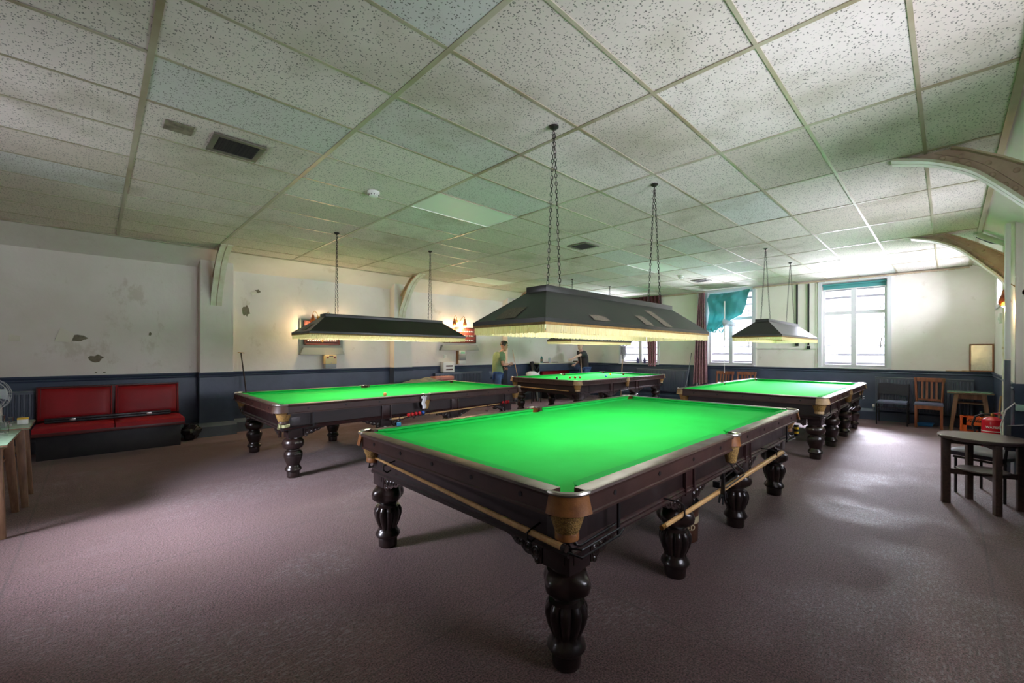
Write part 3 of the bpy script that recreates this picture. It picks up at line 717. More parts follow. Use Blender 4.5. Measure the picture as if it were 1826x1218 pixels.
            w.tube([(x0 + d * .03, ncy, .64), (x0 + d * .03, wy - sy * .05, .60), (x0 + d * .06, wy - sy * .05, .588), (x0 + d * .36, wy - sy * .05, .604)], .0055, 6)
            w.tube([(x0 - d * .03, ncy + sy * .0, .60), (x0, wy + sy * .0, .602), (x0 + d * .3, wy, .612)], .0045, 6)
            w.box(x0 + d * .3 - .008, x0 + d * .3 + .008, min(wy, wy - sy * .01), max(wy, wy - sy * .01), .57, .75)
            w.build('ball_rack', M['black'], t)
    # middle pockets
    for sy in (-1, 1):
        cy = sy * (HY - .05); am = sy * PI / 2; a0, a1 = am - PI / 2, am + PI / 2
        MB().tube([(.06 * math.cos(a0 + (a1 - a0) * k / 12), cy + .066 * math.sin(a0 + (a1 - a0) * k / 12), ZT - .004) for k in range(13)], .011, 8).build('pocket_rim', M['steel'], t)
        MB().arc_lathe([(.054, ZT - .012), (.066, ZT - .012), (.066, .83), (.076, .775), (.07, .772), (.058, .83)], a0, a1, 12, 0, cy).build('pocket_leather', M[leather], t)
        MB().lathe([(.055, .8), (.055, .76), (.044, .70), (.034, .65), (.028, .645), (.038, .7), (.05, .8)], 18, T(0, cy + sy * .01, 0)).build('pocket_net', M['net'], t)
        wy = sy * (HY + .0); w = MB()
        w.tube([(-.03, cy, .66), (-.03, wy, .60), (-.06, wy + sy * .02, .575), (-.38, wy + sy * .02, .56)], .005, 6)
        w.tube([(.03, cy, .66), (.03, wy + sy * .03, .60), (0, wy + sy * .05, .575), (-.36, wy + sy * .05, .56)], .005, 6)
        w.tube([(0, cy, .66), (0, wy - sy * .02, .605), (-.03, wy - sy * .02, .592), (-.36, wy - sy * .0, .585)], .005, 6)
        w.box(-.37, -.355, wy - .012, wy + .03, .55, .59)
        w.build('ball_rack', M['black'], t)
    return t
TA, TB, TC, TD = (3.31, 2.08, 0), (3.33, 6.12, 0), (8.93, 6.24, 0), (8.72, 2.1, 0)
tabA = make_table('nearest dark mahogany snooker table with fluted bulbous legs and bright green cloth', TA, True, (-1.745, -.615, .515, 1.65))
tabB = make_table('green snooker table beside the left wall with a lone pink ball on it', TB, False, (-1.7, -.58, .54, 1.66), 'leather_dark')
tabC = make_table('snooker table at the far left with scattered balls, next to two players', TC, False, (-1.7, -.58, .54, 1.66), 'leather_pale')
dup(tabC, TD, 0, 'empty snooker table at the far right in front of the barred windows')

# ------------------------------------------------------------------ table lamps with fringes
LX, LY, TX, TY, LZ = 1.25, .335, .955, .085, .235
def chain_pts(p0, p1, sag=0): return Vector(p0), Vector(p1)
def chain_run(p0, p1, ll=.036, w=.0085, r=.0026):
    p0, p1 = Vector(p0), Vector(p1); L = (p1 - p0).length; n = max(4, int(L / (ll * .82))); mb = MB(); d = (p1 - p0).normalized()
    u = d.orthogonal().normalized(); v = d.cross(u)
    for k in range(n):
        cen = p0 + (p1 - p0) * ((k + .5) / n); a, b = (u, v) if k % 2 else (v, u)
        pts = [cen + d * (ll / 2 * math.cos(2 * PI * i / 10)) + a * (w * math.sin(2 * PI * i / 10)) for i in range(10)]
        mb.tube(pts, r, 4, True)
    return mb
def make_lamp(label, loc):
    x, y, z = loc
    t = thing('table_lamp', label, 'billiard lamp', loc, 0, 'long hooded lamps over the snooker tables'); hc = H - z
    cr = [(-LX, -LY), (LX, -LY), (LX, LY), (-LX, LY)]; tp = [(-TX, -TY), (TX, -TY), (TX, TY), (-TX, TY)]
    names = ('long_panel', 'end_panel', 'long_panel', 'end_panel')
    for k in range(4):
        a, b, cc, d = cr[k], cr[(k + 1) % 4], tp[(k + 1) % 4], tp[k]
        mb = MB(); vs0 = [Vector((a[0], a[1], .012)), Vector((b[0], b[1], .012)), Vector((cc[0], cc[1], LZ)), Vector((d[0], d[1], LZ))]
        nn = (vs0[1] - vs0[0]).cross(vs0[3] - vs0[0]).normalized() * .006
        o = [mb.bm.verts.new(v + nn) for v in vs0]; i_ = [mb.bm.verts.new(v - nn * .2) for v in vs0]
        mb.bm.faces.new(o); mb.bm.faces.new(i_[::-1])
        for q in range(4): mb.bm.faces.new((o[q], o[(q + 1) % 4], i_[(q + 1) % 4], i_[q]))
        mb.build(names[k], M['shade'], t, smooth=False)
        lm = MB(); o = [lm.bm.verts.new(v * 1 - nn * .6) for v in vs0]; i_ = [lm.bm.verts.new(v - nn * 1.2) for v in vs0]
        lm.bm.faces.new(o); lm.bm.faces.new(i_[::-1])
        for q in range(4): lm.bm.faces.new((o[q], o[(q + 1) % 4], i_[(q + 1) % 4], i_[q]))
        lm.build('lining', M['lining'], t, smooth=False)
    for k in range(4): MB().cyl((*cr[k], .014), (*tp[k], LZ), .008, n=6).build('edge_beading', M['shade'], t)
    MB().box(-TX - .012, TX + .012, -TY - .012, TY + .012, LZ - .005, LZ + .042).build('ridge_box', M['shade'], t, bevel=.004)
    rim = MB(); rb = MB()
    for s in (-1, 1):
        rim.cbox(0, s * (LY + .004), .006, 2 * LX + .02, .014, .026).cbox(s * (LX + .004), 0, .006, .014, 2 * LY, .026)
        rb.cbox(0, s * (LY + .006), -.014, 2 * LX + .022, .008, .018).cbox(s * (LX + .006), 0, -.014, .008, 2 * LY + .004, .018)
    rim.build('rim', M['shade'], t, smooth=False); rb.build('gold_braid', M['ribbon'], t, smooth=False)
    fr = MB(); rnd = random.Random(3)
    def strand(px_, py_, dx, dy):
        l = -.022 - .052 * rnd.uniform(.88, 1.05); j = rnd.uniform(-.0015, .0015); w = .0015
        fr.box(px_ - w * (1 + abs(dx)) + j * dx, px_ + w * (1 + abs(dx)) + j * dx, py_ - w * (1 + abs(dy)) + j * dy, py_ + w * (1 + abs(dy)) + j * dy, l, -.02)
    n = 300
    for k in range(n):
        for s in (-1, 1): strand(-LX + 2 * LX * (k + .5) / n, s * (LY + .004), 1, 0)
    n = 80
    for k in range(n):
        for s in (-1, 1): strand(s * (LX + .004), -LY + 2 * LY * (k + .5) / n, 0, 1)
    fr.build('fringe', M['fringe'], t, smooth=False, kind='stuff')
    for s in (-1, 1):
        MB().cyl((s * .48 - .42, 0, LZ - .1), (s * .48 + .42, 0, LZ - .1), .016, n=10).build('lamp_tube', M['tube'], t)
        MB().lathe([(0, hc), (.035, hc), (.035, hc - .012), (.02, hc - .024), (.008, hc - .03), (0, hc - .045)], 16, T(s * .775, 0, 0)).build('ceiling_rose', M['chain'], t)
        MB().torus(.013, .003, 12, 5, T(s * .775, 0, hc - .052) @ R('X', PI / 2)).build('hook', M['chain'], t)
        for q in (-1, 1): chain_run((s * .775, q * .004, hc - .06), (s * .775 + q * .01, q * .068, LZ + .05)).build('chain', M['chain'], t, kind='stuff')
    return t
def lamp_light(loc, power):
    l = bpy.data.lights.new('lamp_light', 'AREA'); l.shape = 'RECTANGLE'; l.size = 2.06; l.size_y = .1; l.energy = power; l.color = (1, .93, .8)
    o = bpy.data.objects.new('lamp_light', l); o.location = (loc[0], loc[1], loc[2] + LZ - .125); C.objects.link(o)
LA, LB, LC, LD = (3.2, 2.04, 1.64), (3.2, 6.02, 1.69), (8.62, 6.04, 1.70), (8.5, 2.05, 1.70)
lampA = make_lamp('nearest long dark hooded lamp with gold fringe and pasted paper notices', LA)
lampB = make_lamp('dark green hooded lamp hanging before the scoreboards on the left wall', LB)
dup(lampB, LC, 0, 'hooded lamp over the players\' table, only its gold fringe showing below the nearest lamp')
dup(lampB, LD, 0, 'hooded lamp by the windows, its long side shining pale in daylight')
for q, p in ((LA, .78), (LB, 1.1), (LC, 1), (LD, .85)): lamp_light(q, TABLE_LIGHT * p * 1.03)
def notice(loc, side, u, v0, v1, w, label, skew=0):   # paper pasted on a shade panel
    if side == 'end': a = Vector((-LX, u, .012)); b = Vector((-TX, u * TY / LY, LZ)); ax = Vector((0, 1, 0))
    else: a = Vector((u, -LY, .012)); b = Vector((u + skew, -TY, LZ)); ax = Vector((1, 0, 0))
    nn = (b - a).cross(ax).normalized(); nn = -nn if nn.z < 0 else nn
    p0, p1 = a + (b - a) * v0, a + (b - a) * v1; mb = MB()
    L = Vector(loc)
    mb.sheet(6, 6, lambda s, r: L + p0 + (p1 - p0) * r + ax * (s - .5) * w + nn * (.0085 + .002 * math.sin(s * 7 + r * 4)), .0012)
    o = mb.build('notice', M['paper']); tag(o, label, 'notice')
    return o
notice(LA, 'end', .04, .06, .42, .19, 'large faded paper notice pasted on the short end of the nearest lamp')
notice(LA, 'long', -.62, .06, .24, .2, 'wide low paper notice on the long side of the nearest lamp', -.02)
notice(LA, 'long', .07, .05, .42, .13, 'small slanting paper notice midway along the nearest lamp\'s long side', -.06)
notice(LA, 'long', .42, .05, .72, .13, 'tall slanting paper strip notice on the nearest lamp, last towards the windows', -.1)
notice(LB, 'end', .0, .1, .5, .2, 'grey paper notice on the end of the lamp by the left wall')

# ------------------------------------------------------------------ balls, cues and small things on the tables
ball_me = {k: MB().ball(0, 0, 0, .0262, 16).mesh('snooker_ball', m) for k, m in BALLS.items()}
def ball(col, x, y, z, label, group=None):
    o = link('snooker_ball', ball_me[col]); o.location = (x, y, z); tag(o, label, 'ball', group); return o
zb = BZ + .0262
ball('pink', 2.92, 5.55, zb, 'lone orange-pink ball on the table by the left wall')
ball('black', 7.55, 6.25, zb, 'black ball on the far left table, apart at the near end')
for k, (x, y) in enumerate([(7.97, 6.2), (8.03, 6.26), (8.08, 6.13), (8.15, 6.19), (8.21, 6.09)]):
    ball('red' if k != 1 else 'white', x, y, zb, ('red ball nearest the cue ball\'s near side on the far left table', '', 'red ball nestled between two others in the far left table\'s cluster', 'red ball fourth along the cluster on the far left table', 'red ball at the window end of the cluster on the far left table')[k] if k != 1 else 'white cue ball beside the red cluster on the far left table', None if k == 1 else 'reds clustered on the far left table')
ball('blue', 9.1, 5.95, zb, 'dark blue ball on the far left table, nearer than the yellow')
ball('yellow', 10.0, 6.4, zb, 'yellow ball on the far left table')
ball('brown', 10.25, 6.15, zb, 'brown ball at the far end of the far left table')
def tab(Tt, x, y, z): return (Tt[0] + x, Tt[1] + y, z)
for k in range(4): ball('red', *tab(TB, -.15 - .056 * k, -HY - .035, .603 - .0022 * k), ('red ball touching the light blue one on the middle pocket rack', 'second red ball from the light blue one on the rack', 'third red ball from the light blue one on the rack', 'last red ball of the middle pocket rack, farthest from the blue one')[k], 'reds in the middle pocket rack')
ball('blue', *tab(TB, -.094, -HY - .035, .605), 'light blue ball at the head of the red row under the middle pocket')
for k in range(3): ball('red', *tab(TB, 1.62 - .056 * k, -HY + .055, .607), ('red ball next to the corner pocket net on its wire rack', 'middle one of three red balls on the corner pocket rack', 'red ball at the outer end of the corner pocket rack')[k], 'reds in the corner pocket rack')
def cue(label, p0, p1, r0, r1, name='cue', m2=None, cat='cue'):
    p0, p1 = Vector(p0), Vector(p1); t = thing(name, label, cat, tuple(p0)); d = p1 - p0
    MB().tube([(0, 0, 0), tuple(d * .3), tuple(d * .985)], [r0, r0 * .8 + r1 * .2, r1], 10).build('shaft', M['cue'], t)
    MB().tube([tuple(d * .985), tuple(d)], [r1 * 1.05, r1 * 1.05], 8).build('tip', M['brass'], t)
    MB().tube([tuple(d * -.004), tuple(d * .01)], [r0 * 1.06, r0 * 1.06], 10).build('butt_cap', m2 or M['ebon'], t)
    return t
def hook_pair(x, y, z, parent_label): pass
yA = TA[1] - HY - .005
cue('long ash rest hung along the right side of the nearest table', (4.42, yA - .015, .548), (2.12, yA - .01, .528), .0185, .0125, 'table_rest', M['timber'], 'rest')
cue('brown cue hung along the short end of the nearest table', (TA[0] - HX + .05, 1.13, .615), (TA[0] - HX + .05, 2.84, .69), .0155, .008)
cue('slim cue hung along the near side of the table by the left wall', (2.75, TB[1] - HY - .005, .56), (4.7, TB[1] - HY - .005, .60), .014, .006)
cue('cue hung on the short end of the players\' table', (TC[0] - HX + .04, 7.05, .64), (TC[0] - HX + .04, 5.5, .63), .014, .007)
cue('short cue butt hung on the end of the far right table', (TD[0] - HX + .04, 1.42, .63), (TD[0] - HX + .04, 2.0, .63), .015, .01)
for (tt, pts) in ((tabA, [(-.95, -HY + .0), (.9, -HY + .0)]), (tabB, [(-.45, -HY), (1.1, -HY)])):
    for (x, y) in pts:
        MB().tube([(x, y + .1, .6), (x, y - .005, .6), (x, y - .03, .59), (x, y - .035, .53), (x, y - .015, .505), (x, y + .01, .505), (x, y + .025, .52)], .005, 6).build('cue_hook', M['black'], tt)
for (y, z) in ((-.75, .6), (.6, .64)):
    MB().tube([(-AX, y, z + .05), (-HX + .06, y, z + .04), (-HX + .025, y, z + .03), (-HX + .025, y, z), (-HX + .05, y, z - .02), (-HX + .08, y, z - .01)], .005, 6).build('cue_hook', M['black'], tabA)
# spider rest head hanging by the middle pocket of table A
sp = thing('spider_rest_head', 'black spider rest head hanging from the nearest table\'s middle pocket rack', 'rest head', (TA[0] - .40, TA[1] - HY - .045, .50))
MB().prism([(-.016, 0), (.016, 0), (.006, .16), (-.006, .16)], 'x', -.006, .006).build('spike', M['black'], sp)
MB().tube([(-.07, 0, -.01), (-.045, 0, .03), (0, 0, .02), (.045, 0, .03), (.07, 0, -.01)], .007, 6).build('cross_bar', M['black'], sp)
MB().tube([(-.03, -.01, -.03), (0, 0, .02), (.03, -.01, -.03)], .006, 6).build('foot', M['black'], sp)
# striped tape at the far corner
tp = thing('tape_roll', 'black and yellow striped tape wrapped by the nearest table\'s far corner pocket', 'tape', (TA[0] + HX - .2, TA[1] - HY + .0, .66))
for k in range(5): MB().lathe([(.0, .0), (.02, .0), (.021, .011), (.02, .022), (.0, .022)], 12, T(0, 0, -.05 + k * .022)).build('stripe', M['yellow'] if k % 2 else M['black'], tp)
ck = thing('chalk_cube', 'blue chalk cube on the far rail of the nearest table', 'chalk', (TA[0] - HX + .35, TA[1] + HY - .05, ZT + .001))
MB().cbox(0, 0, .012, .026, .026, .024).build('body', M['chalkblue'], ck, bevel=.001); MB().cbox(0, 0, .0255, .018, .018, .004).build('worn_top', mat('chalk_top', c(120, 180, 200), .9), ck)
gl = thing('glove', 'crumpled white glove hanging from the middle pocket by the left wall', 'glove', tab(TB, -.075, -HY - .02, .74))
MB().sheet(6, 8, lambda u, v: (-.03 + .06 * u + .01 * math.sin(v * 9), -.012 * math.sin(u * 6) - .008, .08 - .16 * v), .012).build('palm', M['whitecloth'], gl)
for k in range(4): MB().tube([(-.03 + .018 * k, -.005, .06), (-.04 + .022 * k, -.02, .085 + .01 * (k % 2)), (-.045 + .026 * k, -.025, .075)], [.009, .009, .006], 7).build('finger', M['whitecloth'], gl)
rag = thing('rag', 'pale green rag tied round the near corner rack of the table by the left wall', 'rag', tab(TB, -HX + .1, -HY + .06, .64))
MB().sheet(8, 6, lambda u, v: (-.06 + .11 * u, -.045 + .008 * math.sin(u * 9), .0 - .032 * v - .03 * u * (1 - u)), .008).build('cloth', mat('pale_rag', c(186, 190, 140), .9), rag)
MB().sheet(4, 5, lambda u, v: (-.07 + .025 * u, -.045 + .02 * v, .01 - .06 * v), .007).build('loose_end', mat('rag_end', c(170, 176, 124), .9), rag)

# paint bucket under table A
bk = thing('paint_bucket', 'brown tin bucket lettered SHED standing under the nearest table', 'bucket', (3.27, 1.45, 0))
br, bh = .125, .25
MB().lathe([(0, .004), (br - .012, .004), (br - .004, .01), (br, bh - .004), (br + .005, bh), (br + .005, bh + .006), (br - .003, bh + .006), (br - .007, bh - .004), (br - .016, .02), (0, .02)], 32).build('tin', M['bucket'], bk)
MB().lathe([(br - .002, .15), (br + .0015, .15), (br + .0025, .2), (br, .2)], 32, None, None, False).build('label_band', M['tinlabel'], bk)
def wrap(co, ang=0, zc=0, r=br + .0015): a = ang + co.x / r; return Vector((r * math.cos(a) + co.z * math.cos(a), r * math.sin(a) + co.z * math.sin(a), zc + co.y))
AB = math.atan2(-1.45, -3.27)
lettering('SHED', .055, M['tinlabel'], bk, fn=lambda q: wrap(q, AB + .35, .125))
em = text_mesh('9', .06, .001, lambda q: wrap(q, AB + .35, .06)); em.materials.append(M['tinlabel']); link('emblem', em, bk)
ld = R('Y', 0); Xl = T(.0, .0, bh + .03) @ R('X', .25) @ R('Y', -.3)
MB().lathe([(0, 0), (br, 0), (br + .006, .006), (br + .006, .018), (br, .02), (br - .01, .012), (0, .01)], 32, Xl).build('lid', M['black'], bk)
MB().tube([(br * math.cos(a) * 1.02, br * math.sin(a) * 1.02, .2 - .06 * math.sin(a)) for a in [PI * k / 12 for k in range(13)]], .003, 5).build('wire_handle', M['steel'], bk)

# ------------------------------------------------------------------ left wall
bn = thing('bench_seat', 'red vinyl upholstered bench along the left wall', 'bench', (.2, 8.45, 0))
MB().box(-.76, .74, -.16, .42, 0, .34).build('plinth', M['benchbase'], bn, bevel=.006)
MB().box(-.79, .77, -.36, .4, .34, .385).build('seat_board', M['redframe'], bn, bevel=.004)
def cushion(x0, x1, y0, y1, z0, z1, name, tilt=0, m='red'):
    X = T(0, y1, z0) @ R('X', tilt)
    n = 14
    def f(u, v):
        q = 1 - (abs(2 * u - 1) ** 6); w = 1 - (abs(2 * v - 1) ** 6); return (q * w) ** .5
    if name == 'backrest_cushion':
        o = MB().box(x0, x1, -.07, 0, 0, z1 - z0, X)
        o.sheet(n, n, lambda u, v: X @ Vector((x0 + (x1 - x0) * u, -.07 - .035 * f(u, v), (z1 - z0) * v)), .004)
    else:
        o = MB().box(x0, x1, y0, y1, z0, z1 - .03)
        o.sheet(n, n, lambda u, v: (x0 + (x1 - x0) * u, y0 + (y1 - y0) * v, z1 - .03 + .032 * f(u, v)), .004)
    return o.build(name, M[m], bn)
for (a, b) in ((-.785, -.015), (-.005, .765)):
    cushion(a, b, -.36, .22, .385, .47, 'seat_cushion')
    cushion(a + .015, b - .012, .2, .3, .47, .92, 'backrest_cushion', -.16)
    MB().tube([(a + .04, .215, .48), (b - .03, .215, .48), (b - .03, .29, .92), (a + .04, .29, .92)], .008, 6, True).build('welt', M['redframe'], bn)
MB().box(-.79, .77, .31, .42, .385, .94).build('back_board', M['redframe'], bn, bevel=.004)
cs = thing('cue_case', 'long black cue case with chrome latches lying on the red bench', 'cue case', (.17, 8.42, .478), .045)
MB().box(-.66, .66, -.05, .05, 0, .03).build('bottom_shell', M['blackbag'], cs, bevel=.006); MB().box(-.66, .66, -.05, .05, .033, .062).build('lid', M['blackbag'], cs, bevel=.006)
for x in (-.4, .4): MB().cbox(x, -.053, .035, .06, .008, .03).build('latch', M['steel'], cs, bevel=.002)
MB().tube([(-.06, -.05, .03), (-.05, -.07, .03), (.05, -.07, .03), (.06, -.05, .03)], .006, 6).build('carry_handle', M['blackbag'], cs)
def crumple(name, label, cat, loc, sx, sy, sz, m, seed):
    rnd = random.Random(seed); t = thing(name, label, cat, loc); mb = MB(); off = Vector((seed * 3.1, seed, 0))
    rings = []
    for j in range(11):
        th = PI * (j + .3) / 10.6; ring = []
        for i in range(18):
            a = 2 * PI * i / 18; d = Vector((math.sin(th) * math.cos(a), math.sin(th) * math.sin(a), -math.cos(th))); k = 1 + .42 * noise.noise(d * 1.9 + off) + .16 * noise.noise(d * 5 + off)
            p = Vector((d.x * sx * k, d.y * sy * k, max(0, sz + d.z * sz * k))); ring.append(p)
        rings.append(ring)
    mb.ring(rings).build('body', m, t)
    MB().tube([(sx * .3, -sy * .7, sz * 1.4), (sx * .7, -sy * .8, sz * 2.0), (sx * .9, -sy * .5, sz * 1.5)], .008, 5).build('fold', m, t)
    return t
crumple('rubbish_bag', 'crumpled black plastic bag between the red bench and the wall pier', 'bag', (1.1, 8.6, 0), .12, .14, .13, M['blackbag'], 3)
def radiator(label, loc, rz, w, h, z0, depth=.06):
    t = thing('radiator', label, 'radiator', loc, rz)
    MB().box(0, w, .02, depth, z0, z0 + h).build('body', M['radiator'], t, bevel=.004)
    n = max(6, int(w / .05)); rb = MB()
    me = MB().prism([(-.014, .02), (.014, .02), (.009, .004), (-.009, .004)], 'z', z0 + .03, z0 + h - .035).mesh('rib', M['radiator'], smooth=False)
    for k in range(n): link('rib', me, t, loc=(w * (k + .5) / n, 0, 0))
    MB().box(-.004, w + .004, 0, depth + .01, z0 + h, z0 + h + .012).build('top_grille', M['radtop'], t, smooth=False)
    MB().tube([(-.03, .04, z0 - .0), (-.03, .04, z0 + .06), (0, .04, z0 + .06)], .011, 8).build('valve_pipe', M['radtop'], t)
    MB().lathe([(0, 0), (.02, .0), (.022, .04), (.014, .05), (0, .05)], 12, T(-.03, .04, z0 + .07)).build('valve_knob', M['plastic'], t)
    for x in (w * .2, w * .8): MB().box(x - .015, x + .015, depth, depth + .045, z0 + .1, z0 + h - .06).build('wall_bracket', M['radtop'], t)
    return t
radiator('dark radiator at the left edge between the fan and the red bench', (-1.5, YL - .125, 0), 0, .9, .6, .28)
radiator('blue-grey ribbed radiator on the left wall near the green-shirted man', (6.0, YL - .125, 0), 0, 1.5, .6, .3)
radiator('wide blue-grey radiator under the window with the dark curtain', (XF - .125, 6.66, 0), -PI / 2, 1.55, .63, .3)
radiator('blue-grey radiator behind the two chairs on the far wall', (XF - .125, 1.07, 0), -PI / 2, 1.43, .7, .22)
# long rest leaning in the corner of pier one
t = thing('long_rest', 'long cross-headed rest leaning on the wall beside the first pier', 'rest', (1.86, 8.50, 0))
MB().tube([(0.07, -.1, .0), (.0, .36, 1.42)], [.014, .01], 8).build('shaft', M['ebon'], t)
MB().tube([(-.05, .36, 1.425), (.055, .36, 1.415)], .007, 6).build('cross_head', M['brass'], t)
def sconce(label, loc, sgn, lit, along=1, rz=0):
    t = thing('wall_sconce', label, 'wall lamp', loc, rz); y = -sgn; RM = R('Z', rz)
    MB().lathe([(0, 0), (.045, 0), (.04, .012), (.015, .02), (0, .02)], 18, R('X', sgn * PI / 2)).build('wall_plate', M['brass'], t)
    for q in (-1, 1):
        q *= along
        MB().tube([(0, y * .015, 0), (q * .05, y * .09, .0), (q * .09, y * .13, .09), (q * .13, y * .14, .13), (q * .165, y * .14, .10), (q * .17, y * .14, .06)], .006, 6).build('swan_arm', M['brass'], t)
        MB().lathe([(.012, .06), (.02, .045), (.028, 0), (.05, -.06), (.054, -.09), (.045, -.125), (.025, -.145), (.02, -.14), (.04, -.12), (.048, -.09), (.044, -.06), (.02, .0)], 18, T(q * .17, y * .14, 0)).build('glass_shade', M['amber'], t)
        MB().ball(q * .17, y * .14, -.125, .027, 12, sc=(1, 1, 1.35)).build('bulb', M['bulb'] if lit else M['plastic'], t)
    if lit:
        for q in (-1, 1):
            l = bpy.data.lights.new('sconce_glow', 'POINT'); l.energy = SCONCE if loc[1] > 1 else 9; l.color = (1, .68, .36); l.shadow_soft_size = .05
            o = bpy.data.objects.new('sconce_glow', l); o.location = Vector(loc) + RM @ Vector((q * .17, y * .16, -.17)); C.objects.link(o)
    return t
sconce('lit brass wall lamp glowing behind the lamp shade at the left scoreboard', (3.25, YL, 2.12), 1, True)
sconce('lit brass swan-neck wall lamp above the red scoreboard on the left wall', (6.72, YL, 2.24), 1, True)
rs_ = sconce('bright amber wall lamp on the right wall pier beside the white trunking', (7.78, -.66, 2.16), 1, True, 1, PI / 2)
def scoreboard(label, x0, x1, z0, z1, shelf, rows, m, backboard):
    t = thing('scoreboard', label, 'scoreboard', ((x0 + x1) / 2, YL, 0)); w = (x1 - x0) / 2
    if backboard: MB().box(-w - .09, w + .09, -.02, 0, z0 - .2, z1 + .06).build('backboard', M['greyboard'], t, bevel=.003)
    MB().box(-w, w, -.05, -.018, z0, z1).build('board', m, t, bevel=.003)
    f = MB()
    for s in (-1, 1): f.box(s * w - .018, s * w + .018, -.065, -.018, z0, z1)
    f.box(-w, w, -.065, -.018, z0 - .01, z0 + .02).box(-w - .02, w + .02, -.075, -.018, z1 - .01, z1 + .025); f.build('frame', M['boarddark'], t, bevel=.003)
    for k in range(rows):
        z = z0 + (z1 - z0) * (k + .6) / (rows + .3)
        MB().box(-w + .03, w - .03, -.056, -.05, z - .025, z + .025).build('score_rail', M['boarddark'], t)
        for i in range(16): MB().box(-w + .05 + (2 * w - .1) * i / 16, -w + .05 + (2 * w - .1) * (i + .55) / 16, -.058, -.055, z - .012, z + .012).build('score_mark', M['wtext'], t, smooth=False)
        MB().box(.05 * k - .02, .05 * k + .01, -.07, -.056, z - .03, z + .03).build('pointer', M['brass'], t)
    if shelf: MB().prism([(-w - .1, z0 - .2), (w + .1, z0 - .2), (w + .04, z0 - .06), (-w - .04, z0 - .06)], 'y', -.09, 0).build('shelf_box', M['greyboard'], t)
    return t
scoreboard('grey-backed scoreboard mostly hidden behind the lamp near the left wall', 2.96, 3.64, 1.58, 2.04, True, 3, M['boarddark'], True)
scoreboard('red scoreboard with white number rows under the lit swan-neck lamp', 6.28, 7.32, 1.68, 2.06, True, 3, M['board'], False)
cm_ = thing('coin_meter', 'cream coin meter box with two red knobs on a grey plinth below the left scoreboard', 'coin meter', (3.43, YL, 1.1))
MB().box(-.11, .11, -.16, 0, 0, .09).build('plinth', M['greyplastic'], cm_, bevel=.004); MB().box(-.115, .115, -.17, 0, .09, .27).build('case', M['cream'], cm_, bevel=.008)
for x in (-.07, .07): MB().cyl((x, -.17, .22), (x, -.188, .22), .018, n=12).build('knob', M['board'], cm_)
MB().box(-.04, .04, -.175, -.168, .24, .258).build('slot_plate', M['black'], cm_); MB().cyl((0, -.17, .11), (0, -.178, .11), .008, n=8).build('lock', M['steel'], cm_)
cm2 = thing('token_meter', 'small wall meter with a green display above the blue-grey radiator', 'coin meter', (6.84, YL, 1.12))
MB().box(-.1, .1, -.12, 0, 0, .1).build('base', M['plastic'], cm2, bevel=.004); MB().box(-.1, .1, -.13, 0, .11, .24).build('lower_case', M['greyplastic'], cm2, bevel=.005); MB().box(-.09, .09, -.12, 0, .25, .35).build('upper_case', M['plastic'], cm2, bevel=.005)
MB().box(-.06, .06, -.125, -.118, .275, .325).build('display', mat('green_display', c(150, 220, 180), .3), cm2); MB().box(-.13, -.1, -.06, 0, .0, .35).build('conduit', M['framewood'], cm2)
sw = thing('wall_switch', 'white square switch on the left wall next to the small meter', 'switch', (6.36, YL, 1.32)); MB().box(-.045, .045, -.012, 0, -.045, .045).build('plate', M['plastic'], sw, bevel=.003); MB().box(-.012, .012, -.02, -.01, -.018, .018).build('rocker', M['white'], sw)
dv = thing('white_heater', 'white box heater with dark slots resting on the left wall radiator', 'heater', (6.36, YL - .09, .925))
MB().box(-.17, .17, -.09, .05, 0, .26).build('case', M['plastic'], dv, bevel=.012)
for z in (.07, .16): MB().box(-.09, .11, -.093, -.088, z - .018, z + .018).build('slot', M['boarddark'], dv)
# things behind table B's far end
crumple('cloth_heap', 'greyish dust sheet heaped behind the table near the left wall radiator', 'dust sheet', (5.25, 8.25, .55), .55, .2, .14, mat('dust_sheet', c(150, 146, 120), .9, col2=c(96, 112, 104), scale=5), 5)
st = thing('stool', 'low stool supporting the greyish dust sheet', 'stool', (5.25, 8.25, 0))
MB().box(-.35, .35, -.18, .18, .5, .55).build('seat', M['darkwood'], st, bevel=.006)
for x in (-.3, .3):
    for y in (-.14, .14): MB().box(x - .02, x + .02, y - .02, y + .02, 0, .5).build('leg', M['darkwood'], st)
rb_ = thing('red_box', 'flat red box standing by the left wall radiator', 'box', (6.0, 8.55, 0)); MB().box(-.26, .26, -.1, .1, 0, .78).build('body', M['board'], rb_, bevel=.006); MB().box(-.27, .27, -.11, .11, .78, .85).build('lid', mat('box_lid', c(198, 130, 110), .5), rb_, bevel=.006)
# bar shelf at the far left with things on it
sh = thing('bar_shelf', 'long drinks shelf along the left wall behind the players\' table', 'shelf', (9.5, YL, 0))
MB().box(0, 2.48, -.42, -.02, 1.075, 1.11).build('top', mat('shelf_top', c(196, 190, 172), .35), sh, bevel=.004); MB().box(.02, 2.46, -.40, -.37, .86, 1.075).build('front_board', M['dado'], sh, bevel=.003)
for x in (.06, 2.3): MB().prism([(-.4, 1.07), (-.36, 1.07), (-.04, .4), (-.04, .3)], 'x', x - .03, x + .03).build('strut', M['radiator'], sh)
cb = thing('cue_bag', 'long black cue bag leaning against the end of the drinks shelf', 'bag', (9.38, 8.5, 0)); MB().tube([(-.12, -.1, .0), (.0, .12, .6), (.06, .3, 1.14)], [.05, .075, .06], 10).build('body', M['blackbag'], cb); MB().tube([(-.02, .03, .5), (.02, -.06, .75), (.05, .2, 1.05)], .012, 6).build('strap', M['black'], cb)
bt = thing('bottle', 'green plastic bottle standing on the drinks shelf', 'bottle', (9.78, YL - .25, 1.111))
